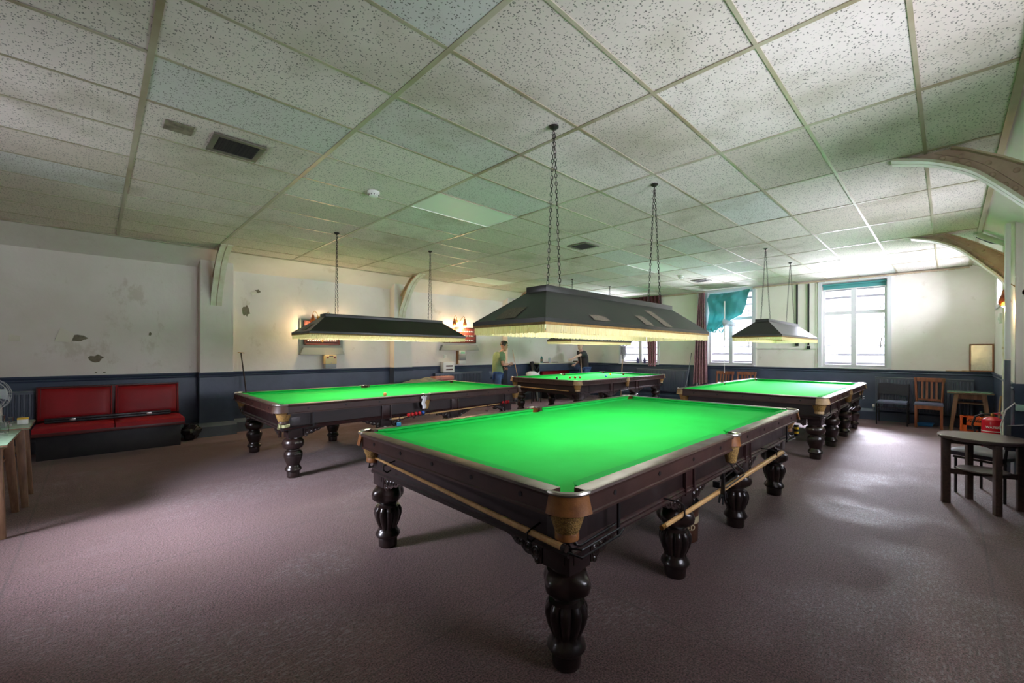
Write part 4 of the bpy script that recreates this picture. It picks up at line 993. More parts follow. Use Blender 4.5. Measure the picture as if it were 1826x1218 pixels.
MB().lathe([(0, 0), (.036, 0), (.04, .01), (.04, .14), (.03, .17), (.014, .19), (.014, .2), (0, .2)], 18).build('body', M['green'], bt); MB().lathe([(0, .198), (.016, .198), (.016, .222), (0, .222)], 12).build('cap', M['plastic'], bt)
MB().lathe([(.0405, .04), (.0412, .04), (.0412, .12), (.0405, .12)], 18, None, None, False).build('label', M['paper'], bt)
def tumbler(label, loc, r=.034, h=.12, m='glass', group=None, cat='glass'):
    t = thing('tumbler', label, cat, loc, 0, group)
    MB().lathe([(0, .0), (r * .86, 0), (r, h), (r - .003, h), (r * .86 - .003, .008), (0, .008)], 20).build('body', M[m], t); MB().torus(r - .0015, .0018, 20, 5, T(0, 0, h)).build('lip', M[m], t)
    return t
tumbler('pint glass on the drinks shelf by the reaching man\'s hand', (10.12, YL - .28, 1.111), .042, .15, 'clearplastic')
for k, (x, w) in enumerate(((9.95, .16), (10.42, .14))):
    t = thing('tin_tray', ['dark flat tray left of the pint glass on the drinks shelf', 'dark ashtray on the drinks shelf near the reaching arm'][k], 'tray', (x, YL - .26, 1.111)); MB().box(-w / 2, w / 2, -.06, .06, 0, .006).build('base', M['redframe'] if k == 0 else M['black'], t); f = MB()
    for s in (-1, 1): f.box(-w / 2, w / 2, s * .06 - .004, s * .06 + .004, 0, .02).box(s * w / 2 - .004, s * w / 2 + .004, -.06, .06, 0, .02)
    f.build('rim', M['redframe'] if k == 0 else M['black'], t)
pd = thing('paperback', 'dark flat book at the far end of the drinks shelf', 'book', (11.6, YL - .25, 1.111)); MB().box(-.14, .14, -.09, .09, .004, .03).build('pages', M['paper'], pd); MB().box(-.145, .145, -.095, .095, .03, .035).box(-.145, .145, -.095, .095, 0, .004).build('cover', M['rubber'], pd)
rs = thing('bench_seat', 'short red bench under the drinks shelf with bags on it', 'bench', (10.55, 8.6, 0))
MB().box(-.62, .66, -.25, .28, 0, .36).build('plinth', M['benchbase'], rs, bevel=.006); MB().box(-.65, .69, -.33, .25, .36, .46).build('seat_cushion', M['red'], rs, bevel=.02); MB().box(-.65, .69, .16, .27, .46, .93).build('backrest_cushion', M['red'], rs, bevel=.03)
crumple('holdall', 'slumped black holdall on the red bench under the drinks shelf', 'bag', (10.45, 8.42, .462), .26, .13, .14, M['blackbag'], 7)
crumple('holdall', 'small dark bag at the right end of the bench under the drinks shelf', 'bag', (10.98, 8.42, .462), .15, .11, .13, M['rubber'], 9)
ot = thing('low_stool', 'black low stool piled with a white jacket by the left wall', 'stool', (9.07, 8.3, 0)); MB().box(-.38, .12, -.2, .2, .52, .6).build('seat', M['blackbag'], ot, bevel=.02)
for x in (-.32, .06):
    for y in (-.15, .15): MB().cyl((x, y, 0), (x, y, .53), .016, n=8).build('leg', M['black'], ot)
crumple('white_jacket', 'crumpled white jacket heaped on the black stool behind the players\' table', 'jacket', (8.94, 8.3, .601), .22, .16, .14, M['whitecloth'], 11)
lc = cue('upright cue standing against the left wall behind the green-shirted man', (8.62, 8.4, 0), (8.55, 8.72, 1.5), .014, .006)

# ------------------------------------------------------------------ far wall furnishing
def curtain(name, label, x, y0t, y1t, y0b, y1b, zt, zb_, folds, amp, m, ruff=0):
    t = thing(name, label, 'curtain', (x, 0, 0))
    def f(u, v):
        w = v ** .8; ya = y0t + (y0b - y0t) * w; yb = y1t + (y1b - y1t) * w
        return (amp * math.sin(u * folds * 2 * PI + v * 1.2) * (.5 + .5 * v), ya + (yb - ya) * u, zt + (zb_ - zt) * v + ruff * math.sin(u * 11))
    MB().sheet(folds * 8, 14, f, .006).build('fabric', m, t)
    MB().sheet(folds * 6, 2, lambda u, v: (amp * .7 * math.sin(u * folds * 2 * PI), y0t + (y1t - y0t) * u, zt + .03 - .07 * v), .012).build('heading', m, t)
    return t
curtain('curtain', 'faded mauve curtain hanging from ceiling height left of the middle window', XF - .13, 4.62, 4.78, 4.55, 4.95, 3.04, .58, 5, .035, M['curtain'], .03)
curtain('curtain', 'dusky pink curtain gathered at the window behind the nearest lamp', XF - .06, 6.05, 6.42, 6.08, 6.32, 2.6, 1.02, 4, .03, M['lace'])
curtain('pelmet', 'dark red curtain pelmet bunched high above the nearest lamp\'s ridge', XF - .08, 5.9, 7.2, 5.9, 7.2, 3.1, 2.78, 11, .03, M['curtainred'], .02)
def track(label, y0, y1, z):
    t = thing('curtain_track', label, 'curtain track', (XF - .035, 0, z)); MB().box(-.02, .02, y0, y1, -.014, .014).build('track', M['bracket'], t)
    n = int((y1 - y0) / .12); g = MB().ball(0, 0, 0, .009, 8).mesh('glider', M['plastic'])
    for k in range(n): link('glider', g, t, loc=(-.012, y0 + (y1 - y0) * (k + .5) / n, -.02))
track('brown curtain track along the top of the far wall right of the middle window', -.3, 3.46, 3.085)
track('brown curtain track above the wall left of the mauve curtain', 4.66, 5.9, 3.085)
# torn teal sheet over window 2
ts = thing('teal_sheet', 'torn teal sheet hanging crumpled over the middle window', 'sheet', (XF - .05, 0, 0))
Lb = [(4.50, 3.02), (4.56, 2.86), (4.47, 2.5), (4.58, 2.06), (4.45, 1.98)]; Rb = [(3.50, 3.07), (3.58, 2.72), (3.68, 2.42), (3.92, 2.3), (4.12, 2.14)]
def lerp(P, v):
    k = min(int(v * (len(P) - 1)), len(P) - 2); f = v * (len(P) - 1) - k; return (P[k][0] * (1 - f) + P[k + 1][0] * f, P[k][1] * (1 - f) + P[k + 1][1] * f)
def tsf(u, v):
    a, b = lerp(Lb, v), lerp(Rb, v); p = Vector((u * 2.3, v * 2.1, 1.7))
    return (-.02 - .16 * abs(noise.noise(p * 1.3)) - .05 * abs(noise.noise(p * 3.7)) - .05 * math.sin(PI * v), a[0] + (b[0] - a[0]) * u, a[1] + (b[1] - a[1]) * u - .03 * math.sin(PI * u) * (1 - v) + .04 * noise.noise(p * 4) * v)
MB().sheet(26, 26, tsf, .003).build('cloth', M['teal'], ts)
MB().tube([(-.1 - .04 * noise.noise(Vector((k, 0, 0))), 4.5 - .38 * k / 7, 2.02 + .07 * math.sin(k * 1.9)) for k in range(8)], .018, 6).build('rolled_hem', M['teal'], ts)
bl = thing('roller_blind', 'rolled pale teal blind across the top of the right-hand window', 'blind', (XF + .04, 0, 2.99)); MB().cyl((0, W3[0] + .01, 0), (0, W3[1] - .01, 0), .022, n=12).build('roll', M['teal'], bl); MB().box(.018, .022, W3[0] + .02, W3[1] - .02, -.1, 0).build('slip', M['teal'], bl); MB().box(.014, .026, W3[0] + .02, W3[1] - .02, -.115, -.1).build('bottom_bar', M['white'], bl)
dp = thing('dustpan', 'long-handled white dustpan hung upside down at the middle window', 'dustpan', (XF - .25, 4.07, 0))
MB().cyl((0, 0, 1.75), (0, 0, 2.78), .016, n=10).build('handle', M['white'], dp); MB().cyl((0, 0, .9), (0, .005, 1.75), .006, n=6).build('cord', M['white'], dp)
MB().sheet(6, 6, lambda u, v: (-.03 - .06 * math.sin(PI * v), .02 - .3 * u, 2.32 - .12 * u - .18 * v * (1 - .4 * u)), .006).build('pan', M['clearplastic'], dp)
for k, (yy, z0, z1, lb) in enumerate(((2.51, 2.02, 3.07, 'left of the two black conduits on the wall between the windows'), (2.28, 1.62, 3.06, 'right of the two black conduits on the wall between the windows'))):
    t = thing('conduit', lb, 'conduit', (XF, yy, 0)); MB().box(-.03, -.001, -.016, .016, z0, z1).build('channel', M['black'], t); MB().box(-.045, -.001, -.035, .03, (1.6 if k == 0 else 1.52), (1.68 if k == 0 else 1.6)).build('socket_box', M['black'] if k else M['rubber'], t, bevel=.004)
    if k == 0: MB().cyl((-.012, 0, 1.68), (-.012, 0, 2.02), .008, n=6).build('flex', M['black'], t)
pp = thing('heating_pipe', 'thin pale pipe running up the far wall by the mauve curtain', 'pipe', (XF - .04, 4.86, 0)); MB().cyl((0, 0, .3), (0, 0, 3.05), .022, n=10).build('pipe', M['wall'], pp)
for z in (1.4, 2.9): MB().box(-.03, .03, -.03, .03, z, z + .03).build('clip', M['wall'], pp)
mp = thing('mop', 'upturned grey rag mop leaning at the window behind the players\' table', 'mop', (11.62, 7.0, 0))
MB().tube([(-.1, 0, 0), (.05, .02, 1.6)], .013, 8).build('handle', M['timber'], mp)
for k in range(26):
    a = k * 2.4; r = .03 + .05 * random.random(); l = .22 + .18 * random.random()
    MB().tube([(.05, .02, 1.62), (.05 + r * math.cos(a), .02 + r * math.sin(a), 1.63), (.05 + 1.3 * r * math.cos(a), .02 + 1.3 * r * math.sin(a), 1.62 - l * .6), (.05 + 1.2 * r * math.cos(a), .02 + 1.2 * r * math.sin(a), 1.62 - l)], .009, 5).build('strand', M['mop'], mp)
MB().tube([(.05, -.02, 1.6), (.06, -.2, 1.7), (.06, -.3, 1.82)], [.012, .02, .028], 8).build('scrub_arm', M['mop'], mp)
for k, yy in enumerate((6.47, 6.7)):
    t = thing('spray_bottle', ['dark spray bottle on the sill, right of a pair, behind the nearest lamp', 'dark spray bottle on the sill, left of a pair, behind the nearest lamp'][k], 'bottle', (XF + .0, yy, W1[2] + .001))
    MB().lathe([(0, 0), (.035, 0), (.037, .01), (.035, .12), (.015, .16), (.013, .19), (0, .19)], 16).build('body', mat('violet_bottle', c(60, 60, 110), .3), t); MB().box(-.05, .014, -.012, .012, .19, .22).build('trigger', M['plastic'], t)
sk = thing('snooker_stick', 'pale cue leaning against the wall beside the mauve curtain', 'cue', (11.55, 5.12, 0)); MB().tube([(0, 0, 0), (.2, -.08, .72), (.35, -.12, 1.42)], [.014, .012, .007], 8).build('shaft', M['radtop'], sk); MB().tube([(.33, -.115, 1.3), (.35, -.12, 1.43)], .009, 8).build('tip', M['black'], sk)

def slat_chair(label, loc, rz, group='slat-backed wooden chairs along the far wall'):
    t = thing('slat_chair', label, 'chair', loc, rz, group)       # faces -x
    for s in (-1, 1):
        MB().prism([(.0, 0), (.04, 0), (.055, .45), (.015, .45)], 'y', s * .175 - .02, s * .175 + .02, T(-.22, 0, 0)).build('leg', M['chairwood'], t, bevel=.003)
        MB().tube([(.2, s * .17, 0), (.18, s * .175, .45), (.19, s * .185, .6), (.25, s * .2, .94)], .02, 8).build('leg', M['chairwood'], t)
        MB().cbox(0, s * .172, .2, .38, .018, .03).build('side_stretcher', M['chairwood'], t)
        MB().cbox(-.0, s * .175, .405, .38, .022, .06).build('side_rail', M['chairwood'], t)
    MB().cbox(-.2, 0, .40, .024, .36, .07).build('front_rail', M['chairwood'], t)
    MB().cbox(0, 0, .44, .42, .42, .016).cbox(0, 0, .46, .4, .4, .03).build('seat', M['seatfab'], t, bevel=.01)
    MB().prism([(.235, .87), (.262, .87), (.275, .95), (.245, .95)], 'y', -.225, .225).build('top_rail', M['chairwood'], t, bevel=.004)
    MB().cbox(.19, 0, .52, .02, .34, .04).build('lower_rail', M['chairwood'], t)
    for k in range(4):
        y = (k - 1.5) * .075
        MB().prism([(.182, .53), (.196, .53), (.258, .88), (.244, .88)], 'y', y * .9 - .016, y * .9 + .016).build('slat', M['chairwood'], t)
    return t
sc1 = slat_chair('wooden slat-back chair with blue-grey seat between the black chair and small table', (11.55, .245, 0), 0)
dup(sc1, (11.55, 3.55, 0), .03, 'slat-back chair top showing over the far right table, further right one')
dup(sc1, (11.55, 4.08, 0), -.03, 'slat-back chair top showing over the far right table, nearer the mauve curtain')
bc = thing('stacking_chair', 'black fabric chair with thin metal legs against the far wall radiator', 'chair', (11.55, .77, 0))
for s in (-1, 1):
    MB().tube([(-.22, s * .23, 0), (-.22, s * .23, .42), (.2, s * .23, .42)], .011, 8).build('leg', M['black'], bc); MB().tube([(.24, s * .23, 0), (.2, s * .23, .42), (.24, s * .23, .80)], .011, 8).build('leg', M['black'], bc)
    MB().cbox(0, s * .23, .3, .42, .012, .012).build('stretcher', M['black'], bc)
MB().cbox(-.22, 0, .35, .016, .44, .016).build('front_bar', M['black'], bc)
MB().cbox(-.02, 0, .445, .44, .45, .05).build('seat', M['seatfab'], bc, bevel=.018)
MB().sheet(10, 6, lambda u, v: (.225 + .03 * math.sin(PI * u) * 1, -.23 + .46 * u, .81 - .23 * v - .012 * math.sin(PI * u * 2)), .03).build('backrest', M['fabric'], bc)
tr = thing('plastic_tray', 'bright blue plastic tray on the floor under the wooden chair', 'tray', (11.72, .3, 0)); MB().prism([(-.1, .0), (.1, 0), (.12, .06), (-.12, .06)], 'x', -.07, .07).build('tray', M['bluetray'], tr, bevel=.006); MB().torus(.1, .007, 20, 6, T(0, 0, .062), .75, 1.25).build('rim', M['bluetray'], tr)
def splay_table(name, label, loc, rz, w, d, h, ttop, m, shelf_z, group=None, th=.03):
    t = thing(name, label, 'table', loc, rz, group)
    MB().box(-d / 2, d / 2, -w / 2, w / 2, h - th, h).build('top', ttop, t, bevel=.004)
    MB().box(-d / 2 - .002, d / 2 + .002, -w / 2 - .002, w / 2 + .002, h - th + .006, h - .006).build('edge_band', M['tablewood'] if m is M['tablewood'] else m, t)
    for sx in (-1, 1):
        for sy in (-1, 1):
            x1, y1 = sx * (d / 2 - .07), sy * (w / 2 - .12); x0, y0 = sx * (d / 2 - .03), sy * (w / 2 - .045)
            rings = [[Vector((xx + a, yy + b, z)) for a, b in ((-s, -s), (s, -s), (s, s), (-s, s))] for xx, yy, z, s in ((x0, y0, 0, .022), (x1, y1, h - th, .032))]
            MB().ring(rings).build('leg', m, t, bevel=.003)
    for sy in (-1, 1): MB().cbox(0, sy * (w / 2 - .13), h - th - .05, d - .16, .02, .09).build('apron', m, t)
    for sx in (-1, 1): MB().cbox(sx * (d / 2 - .08), 0, h - th - .05, .02, w - .26, .09).build('apron', m, t)
    if shelf_z: MB().cbox(0, 0, shelf_z, d - .16, w - .22, .018).build('shelf', m, t)
    return t
splay_table('side_table', 'small green-topped table with splayed wooden legs in the far right corner', (11.55, -.295, 0), 0, .58, .5, .725, M['formica'], M['tablewood'], .52)
ct = thing('bottle_crate', 'bright orange plastic bottle crate under the corner table', 'crate', (11.16, -.33, 0))
w, d, h = .33, .3, .31; f = MB()
for sx in (-1, 1):
    for sy in (-1, 1): f.cbox(sx * (d / 2 - .02), sy * (w / 2 - .02), h / 2, .04, .04, h)
f.build('corner_posts', M['orange'], ct, bevel=.004)
for s in (-1, 1):
    MB().box(min(s * d / 2, s * (d / 2 - .014)), max(s * d / 2, s * (d / 2 - .014)), -w / 2 + .03, w / 2 - .03, .17, h).box(min(s * d / 2, s * (d / 2 - .014)), max(s * d / 2, s * (d / 2 - .014)), -w / 2 + .03, w / 2 - .03, 0, .05).box(min(s * d / 2, s * (d / 2 - .014)), max(s * d / 2, s * (d / 2 - .014)), -w / 2 + .03, -w / 2 + .08, 0, h).box(min(s * d / 2, s * (d / 2 - .014)), max(s * d / 2, s * (d / 2 - .014)), w / 2 - .08, w / 2 - .03, 0, h).build('end_wall', M['orange'], ct)
    MB().box(-d / 2 + .03, d / 2 - .03, min(s * w / 2, s * (w / 2 - .014)), max(s * w / 2, s * (w / 2 - .014)), 0, h).build('side_wall', M['orange'], ct)
f = MB()
for k in range(-1, 2): f.cbox(0, k * w / 4, h - .012, d - .03, .012, .02).cbox(k * d / 4, 0, h - .012, .012, w - .03, .02)
f.build('dividers', M['orange'], ct); MB().box(-d / 2 + .01, d / 2 - .01, -w / 2 + .01, w / 2 - .01, 0, .02).build('base', M['orange'], ct)
for (zz, ww, hh) in ((.272, .13, .012), (.245, .19, .024)):
    pr = MB(); n = 8
    for k in range(n): pr.cbox(-d / 2 - .001, -ww / 2 + ww * (k + .5) / n, zz + .004 * math.cos(k * 2.1), .002, ww / n * .72, hh)
    pr.build('print', M['ink'], ct, smooth=False, kind='stuff')
bb = thing('dark_bottle', 'dark bottle standing in the orange crate', 'bottle', (11.2, -.42, .021)); MB().lathe([(0, 0), (.03, 0), (.031, .2), (.013, .27), (.013, .36), (0, .36)], 14).build('body', M['rubber'], bb); MB().lathe([(0, .355), (.015, .355), (.015, .385), (0, .385)], 12).build('cap', M['steel'], bb)
mr = thing('framed_mirror', 'wood-framed cloudy mirror leaning on the dado rail in the far right corner', 'mirror', (XF - .05, -.44, 1.09))
Xm = R('Y', .06)
MB().box(0, .01, -.15, .12, .02, .51, Xm).build('glass', M['mirror'], mr)
for bx in ((-.006, .02, -.17, .14, .5, .525), (-.006, .02, -.17, .14, 0, .022), (-.006, .02, .12, .142, 0, .525), (-.006, .02, -.172, -.15, 0, .525)): MB().box(*bx, Xm).build('frame_rail', M['framewood'], mr, bevel=.002)
ls = thing('ledge_board', 'pale wooden strip lying on the dado rail below the mirror', 'board', (XF - .03, -.2, 1.086)); MB().box(-.02, .025, -.36, .22, 0, .012).build('board', M['timber'], ls); MB().box(-.02, .0, -.3, .0, .012, .02).build('batten', M['timber'], ls)

# right wall items
fe = thing('fire_extinguisher', 'red water fire extinguisher with curved black hose near the right wall', 'fire extinguisher', (9.35, -.465, 0))
r = .112
MB().lathe([(0, .0), (r * .95, 0), (r, .01), (r, .44), (r * .92, .475), (r * .6, .505), (.03, .52), (0, .52)], 28).build('cylinder', M['extred'], fe)
MB().lathe([(0, .515), (.026, .515), (.026, .55), (.018, .56), (0, .56)], 14).build('valve', M['brass'], fe)
MB().tube([(0, 0, .56), (-.03, -.05, .575), (-.05, -.12, .6)], .008, 6).build('lever', M['extred'], fe); MB().tube([(0, 0, .55), (.02, -.06, .55), (.03, -.12, .545)], .008, 6).build('carry_handle', M['extred'], fe)
MB().tube([(-.01, .02, .545), (-.02, .1, .55), (-.01, .17, .5), (0, .2, .38), (0, .16, .22), (-.02, .11, .08)], .013, 8).build('hose', M['rubber'], fe)
MB().box(-.012, .012, -.02, .0, .56, .575).build('safety_tag', mat('green_tag', c(60, 170, 80), .5), fe)
AF = math.atan2(.465, -9.35)
lettering('WATER', .042, M['wtext'], fe, fn=lambda q: wrap(q, AF, .37, r + .001))
for zz in (.31, .265): MB().lathe([(r + .0005, zz - .006), (r + .0015, zz - .006), (r + .0015, zz + .006), (r + .0005, zz + .006)], 28, None, None, False).build('label_line', M['wtext'], fe)
pl = thing('timber_plank', 'narrow raw timber plank leaning against the right wall', 'plank', (9.9, -.53, 0)); MB().box(-.02, .02, -.01, .01, 0, .79, R('X', .06)).build('plank', M['timber'], pl, bevel=.002)
tk = thing('trunking', 'white square trunking running up the right wall', 'trunking', (7.86, YP + .038, 0)); MB().box(-.06, .06, 0, .05, .02, 1.36).build('lower_box', M['skirt'], tk, bevel=.003); MB().box(-.055, .055, 0, .045, 1.37, 3.0).build('upper_box', M['white'], tk, bevel=.003)
wp = thing('drain_pipe', 'grey-white pipe bending from the ceiling down the right wall', 'pipe', (9.0, -.62, 0)); MB().tube([(-.25, .34, 3.12), (-.2, .3, 3.08), (0, .06, 2.96), (0, .05, 2.9), (0, .05, .02)], .035, 12).build('pipe', M['flange'], wp)
for z in (.6, 1.5, 2.5): MB().box(-.05, .05, 0, .09, z, z + .03).build('clip', M['flange'], wp)
MB().tube([(-.2, .33, 3.06), (.0, .2, 3.0), (.1, .02, 2.95)], .01, 6).build('cable', M['black'], wp)
th = thing('thermostat', 'white square thermostat high on the right wall end', 'thermostat', (10.35, -.62, 2.0)); MB().box(-.08, .08, 0, .04, -.08, .08).build('case', M['plastic'], th, bevel=.006); MB().cyl((0, .04, 0), (0, .05, 0), .03, n=14).build('dial', M['white'], th)
s2 = thing('light_switch', 'small white switch on the right wall below the thermostat', 'switch', (10.0, -.62, 1.36)); MB().box(-.05, .05, 0, .02, -.07, .07).build('plate', M['plastic'], s2, bevel=.003); MB().box(-.015, .015, .02, .028, -.025, .025).build('rocker', M['white'], s2)
# round table and chair
rtb = thing('round_table', 'small dark round table with a lower shelf at the right edge', 'table', (5.97, -.235, 0), .32)
MB().lathe([(0, .628), (.292, .628), (.302, .634), (.303, .652), (.297, .66), (0, .66)], 48).build('top', M['walnut'], rtb)
for k in range(4):
    a = k * PI / 2 + .0
    MB().box(.225, .285, -.022, .022, 0, .628, R('Z', a)).build('leg', M['darkwood'], rtb, bevel=.003)
for k in range(2):
    MB().cbox(0, 0, .31, .46, .022, .05, R('Z', k * PI / 2 + .0)).build('stretcher', M['darkwood'], rtb); MB().cbox(0, 0, .6, .46, .022, .05, R('Z', k * PI / 2)).build('apron', M['darkwood'], rtb)
MB().lathe([(0, .336), (.17, .336), (.176, .342), (.17, .35), (0, .35)], 36).build('shelf', M['walnut'], rtb)
vc = thing('vinyl_chair', 'black padded vinyl chair pushed behind the small round table', 'chair', (6.5, -.31, 0), -.5)
for s in (-1, 1):
    MB().tube([(s * .2, .17, 0), (s * .2, .17, .37)], .012, 8).build('leg', M['black'], vc); MB().tube([(s * .2, -.2, 0), (s * .2, -.2, .4), (s * .19, -.23, .72)], .012, 8).build('leg', M['black'], vc); MB().cbox(s * .2, -.01, .37, .02, .4, .02).build('side_rail', M['black'], vc)
MB().sheet(14, 14, lambda u, v: (-.23 + .46 * u, -.2 + .44 * v, .41 + .028 * (1 - abs(2 * u - 1) ** 4) ** .5 * (1 - abs(2 * v - 1) ** 4) ** .5), .05).build('seat', M['vinylblk'], vc)
MB().sheet(12, 8, lambda u, v: (-.22 + .44 * u, -.235 - .03 * math.sin(PI * u), .52 + .24 * v), .035).build('backrest', M['vinylblk'], vc)
cl = thing('power_cable', 'looped white power cable hanging at the right wall above the vinyl chair', 'cable', (7.764, -.605, -.13), PI / 2); MB().tube([(0, .02, .9), (.05, .06, .99), (.12, .08, .9), (.16, .08, .7), (.14, .07, .5)], .008, 6).build('flex', M['cable'], cl); MB().tube([(0, .02, .9), (-.04, .06, .95), (-.1, .08, .84), (-.12, .08, .6)], .008, 6).build('loop', M['cable'], cl); MB().box(-.04, .04, 0, .05, .9, .97).build('socket', mat('pale_socket', c(170, 206, 190), .4), cl, bevel=.004)

# ------------------------------------------------------------------ tables and fan at the left
splay_table('pub_table', 'green-topped pub table at the left edge, nearer one, with a glass on it', (-.96, 5.46, 0), 0, .86, .95, .73, M['formica'], M['tablewood'], .5, None, .022)
splay_table('pub_table', 'green-topped pub table at the left edge holding the fan', (-.9, 6.215, 0), .015, .61, .92, .745, M['formica'], M['tablewood'], .5, None, .022)
fn_ = thing('desk_fan', 'grey desk fan with a round wire cage on the left pub table', 'fan', (-.66, 6.12, .746), -.55)
MB().lathe([(0, 0), (.1, 0), (.1, .014), (.06, .03), (.045, .05), (.04, .16), (.035, .2), (0, .2)], 24).build('base', M['greyplastic'], fn_)
XZ = T(0, -.03, .30) @ R('X', PI / 2)
MB().lathe([(0, -.09), (.045, -.085), (.055, -.02), (.05, .0), (0, 0)], 20, XZ).build('motor_housing', M['greyplastic'], fn_)
mb = MB()
for (R_, z) in ((.145, .02), (.14, .045), (.1, .06), (.05, .066), (.14, -.005), (.1, -.02)): mb.torus(R_, .0022, 36, 5, XZ @ T(0, 0, z))
for k in range(28):
    a = 2 * PI * k / 28; ca, sa = math.cos(a), math.sin(a)
    mb.tube([XZ @ Vector((q * ca, q * sa, z)) for q, z in ((.03, .066), (.1, .06), (.14, .045), (.145, .02), (.14, -.005), (.1, -.02), (.05, -.024))], .0012, 4)
mb.build('wire_cage', M['greyplastic'], fn_)
for k in range(3): MB().sheet(5, 6, lambda u, v: XZ @ R('Z', 2.1 * k) @ Vector((.02 + .105 * v, (u - .5) * (.05 + .06 * v), .01 + (u - .5) * .03)), .003).build('blade', M['clearplastic'], fn_)
MB().ball(0, 0, 0, .028, 12, XZ @ T(0, 0, .03), (1, 1, .5)).build('hub', M['greyplastic'], fn_)
tumbler('tall empty tumbler on the left pub table beside the fan base', (-.62, 5.98, .746), .032, .115)
tumbler('short empty tumbler on the nearer left pub table', (-.57, 5.74, .731), .03, .09)
tumbler('tumbler at the very left edge on the nearer pub table', (-.72, 5.86, .731), .033, .12)
for k, x in enumerate((-.6, -.53)): tumbler(['left one of two shot glasses at the far edge of the fan\'s table', 'right one of two shot glasses at the far edge of the fan\'s table'][k], (x, 6.44, .746), .02, .045)
sb = thing('small_box', 'little white box with a yellow lid near the fan', 'box', (-.5, 6.2, .746)); MB().box(-.035, .035, -.025, .025, 0, .045).build('body', M['plastic'], sb, bevel=.003); MB().box(-.037, .037, -.027, .027, .045, .06).build('lid', M['yellow'], sb, bevel=.003)

# ------------------------------------------------------------------ people
def skin_mesh(nodes, edges, root=0, sub=2):
    me = bpy.data.meshes.new('s'); me.from_pydata([n[0] for n in nodes], edges, []); o = bpy.data.objects.new('s', me); C.objects.link(o)
    mo = o.modifiers.new('k', 'SKIN'); mo.use_smooth_shade = True
    if not me.skin_vertices: bpy.context.view_layer.objects.active = o
    for k, n in enumerate(nodes):
        r = n[1]; me.skin_vertices[0].data[k].radius = r if isinstance(r, tuple) else (r, r); me.skin_vertices[0].data[k].use_root = (k == root)
    s = o.modifiers.new('u', 'SUBSURF'); s.levels = sub; s.render_levels = sub
    dg = bpy.context.evaluated_depsgraph_get(); dg.update(); out = bpy.data.meshes.new_from_object(o.evaluated_get(dg)); bpy.data.objects.remove(o)
    for p in out.polygons: p.use_smooth = True
    return out
def join(name, meshes, m):
    bm = bmesh.new()
    for me in meshes: bm.from_mesh(me)
    out = bpy.data.meshes.new(name); bm.to_mesh(out); bm.free(); out.materials.clear(); out.materials.append(m)
    out.polygons.foreach_set('use_smooth', [True] * len(out.polygons)); out.polygons.foreach_set('material_index', [0] * len(out.polygons)); return out
def head_mesh(ctr, fx, tilt, s=1.0):
    """head with brow, nose, chin and ears; fx = facing angle about z"""
    X = T(*ctr) @ R('Z', fx) @ R('Y', tilt) @ Matrix.Scale(s, 4); mb = MB(); rings = []
    prof = [(-.118, .03, .05, .045), (-.105, .045, .06, .035), (-.08, .06, .066, .02), (-.045, .074, .07, .008), (-.005, .084, .074, 0), (.03, .09, .076, -.004), (.065, .088, .074, -.006), (.095, .074, .064, -.008), (.115, .05, .045, -.01), (.123, .02, .02, -.01)]
    for z, a, b, dx in prof:
        rings.append([X @ Vector((dx + a * math.cos(t) * (1.0 if math.cos(t) > 0 else 1.08), b * math.sin(t), z)) for t in [2 * PI * k / 20 for k in range(20)]])
    mb.ring(rings)
    mb.ring([[X @ Vector(p) for p in r] for r in ([(.078, -.009, .022), (.078, .009, .022), (.083, .006, .026), (.083, -.006, .026)], [(.08, -.015, -.025), (.08, .015, -.025), (.109, .008, -.018), (.109, -.008, -.018)], [(.078, -.014, -.034), (.078, .014, -.034), (.09, .008, -.034), (.09, -.008, -.034)])])
    for q in (-1, 1): mb.ball(-.004, q * .076, -.005, .03, 10, X, (.65, .3, 1.05))
    return mb.mesh('head', None), X
def hand_nodes(wrist, d, side, curl):
    """palm and five bent fingers as separate skinned chains"""
    d = Vector(d).normalized(); side = Vector(side).normalized(); side = (side - d * side.dot(d)).normalized(); nrm = d.cross(side); w = Vector(wrist); ms = []
    ms.append(skin_mesh([(w, (.022, .018)), (w + d * .045, (.034, .016)), (w + d * .088, (.036, .014))], [(0, 1), (1, 2)], 0, 1))
    for k, L in enumerate((.07, .078, .073, .058)):
        b = w + d * .07 + side * (k - 1.5) * .019; a = curl; p = [b]
        dd = d.copy()
        for q in range(3):
            dd = (dd * math.cos(a) + nrm * math.sin(a)); p.append(p[-1] + dd * L * (.45, .32, .26)[q])
        ms.append(skin_mesh([(v, .0095 - .001 * i) for i, v in enumerate(p)], [(0, 1), (1, 2), (2, 3)], 0, 1))
    b = w + d * .025 - side * .02; ms.append(skin_mesh([(b, .012), (b - side * .028 + d * .022 + nrm * .008, .0105), (b - side * .032 + d * .05 + nrm * .022, .009)], [(0, 1), (1, 2)], 0, 1))
    return ms
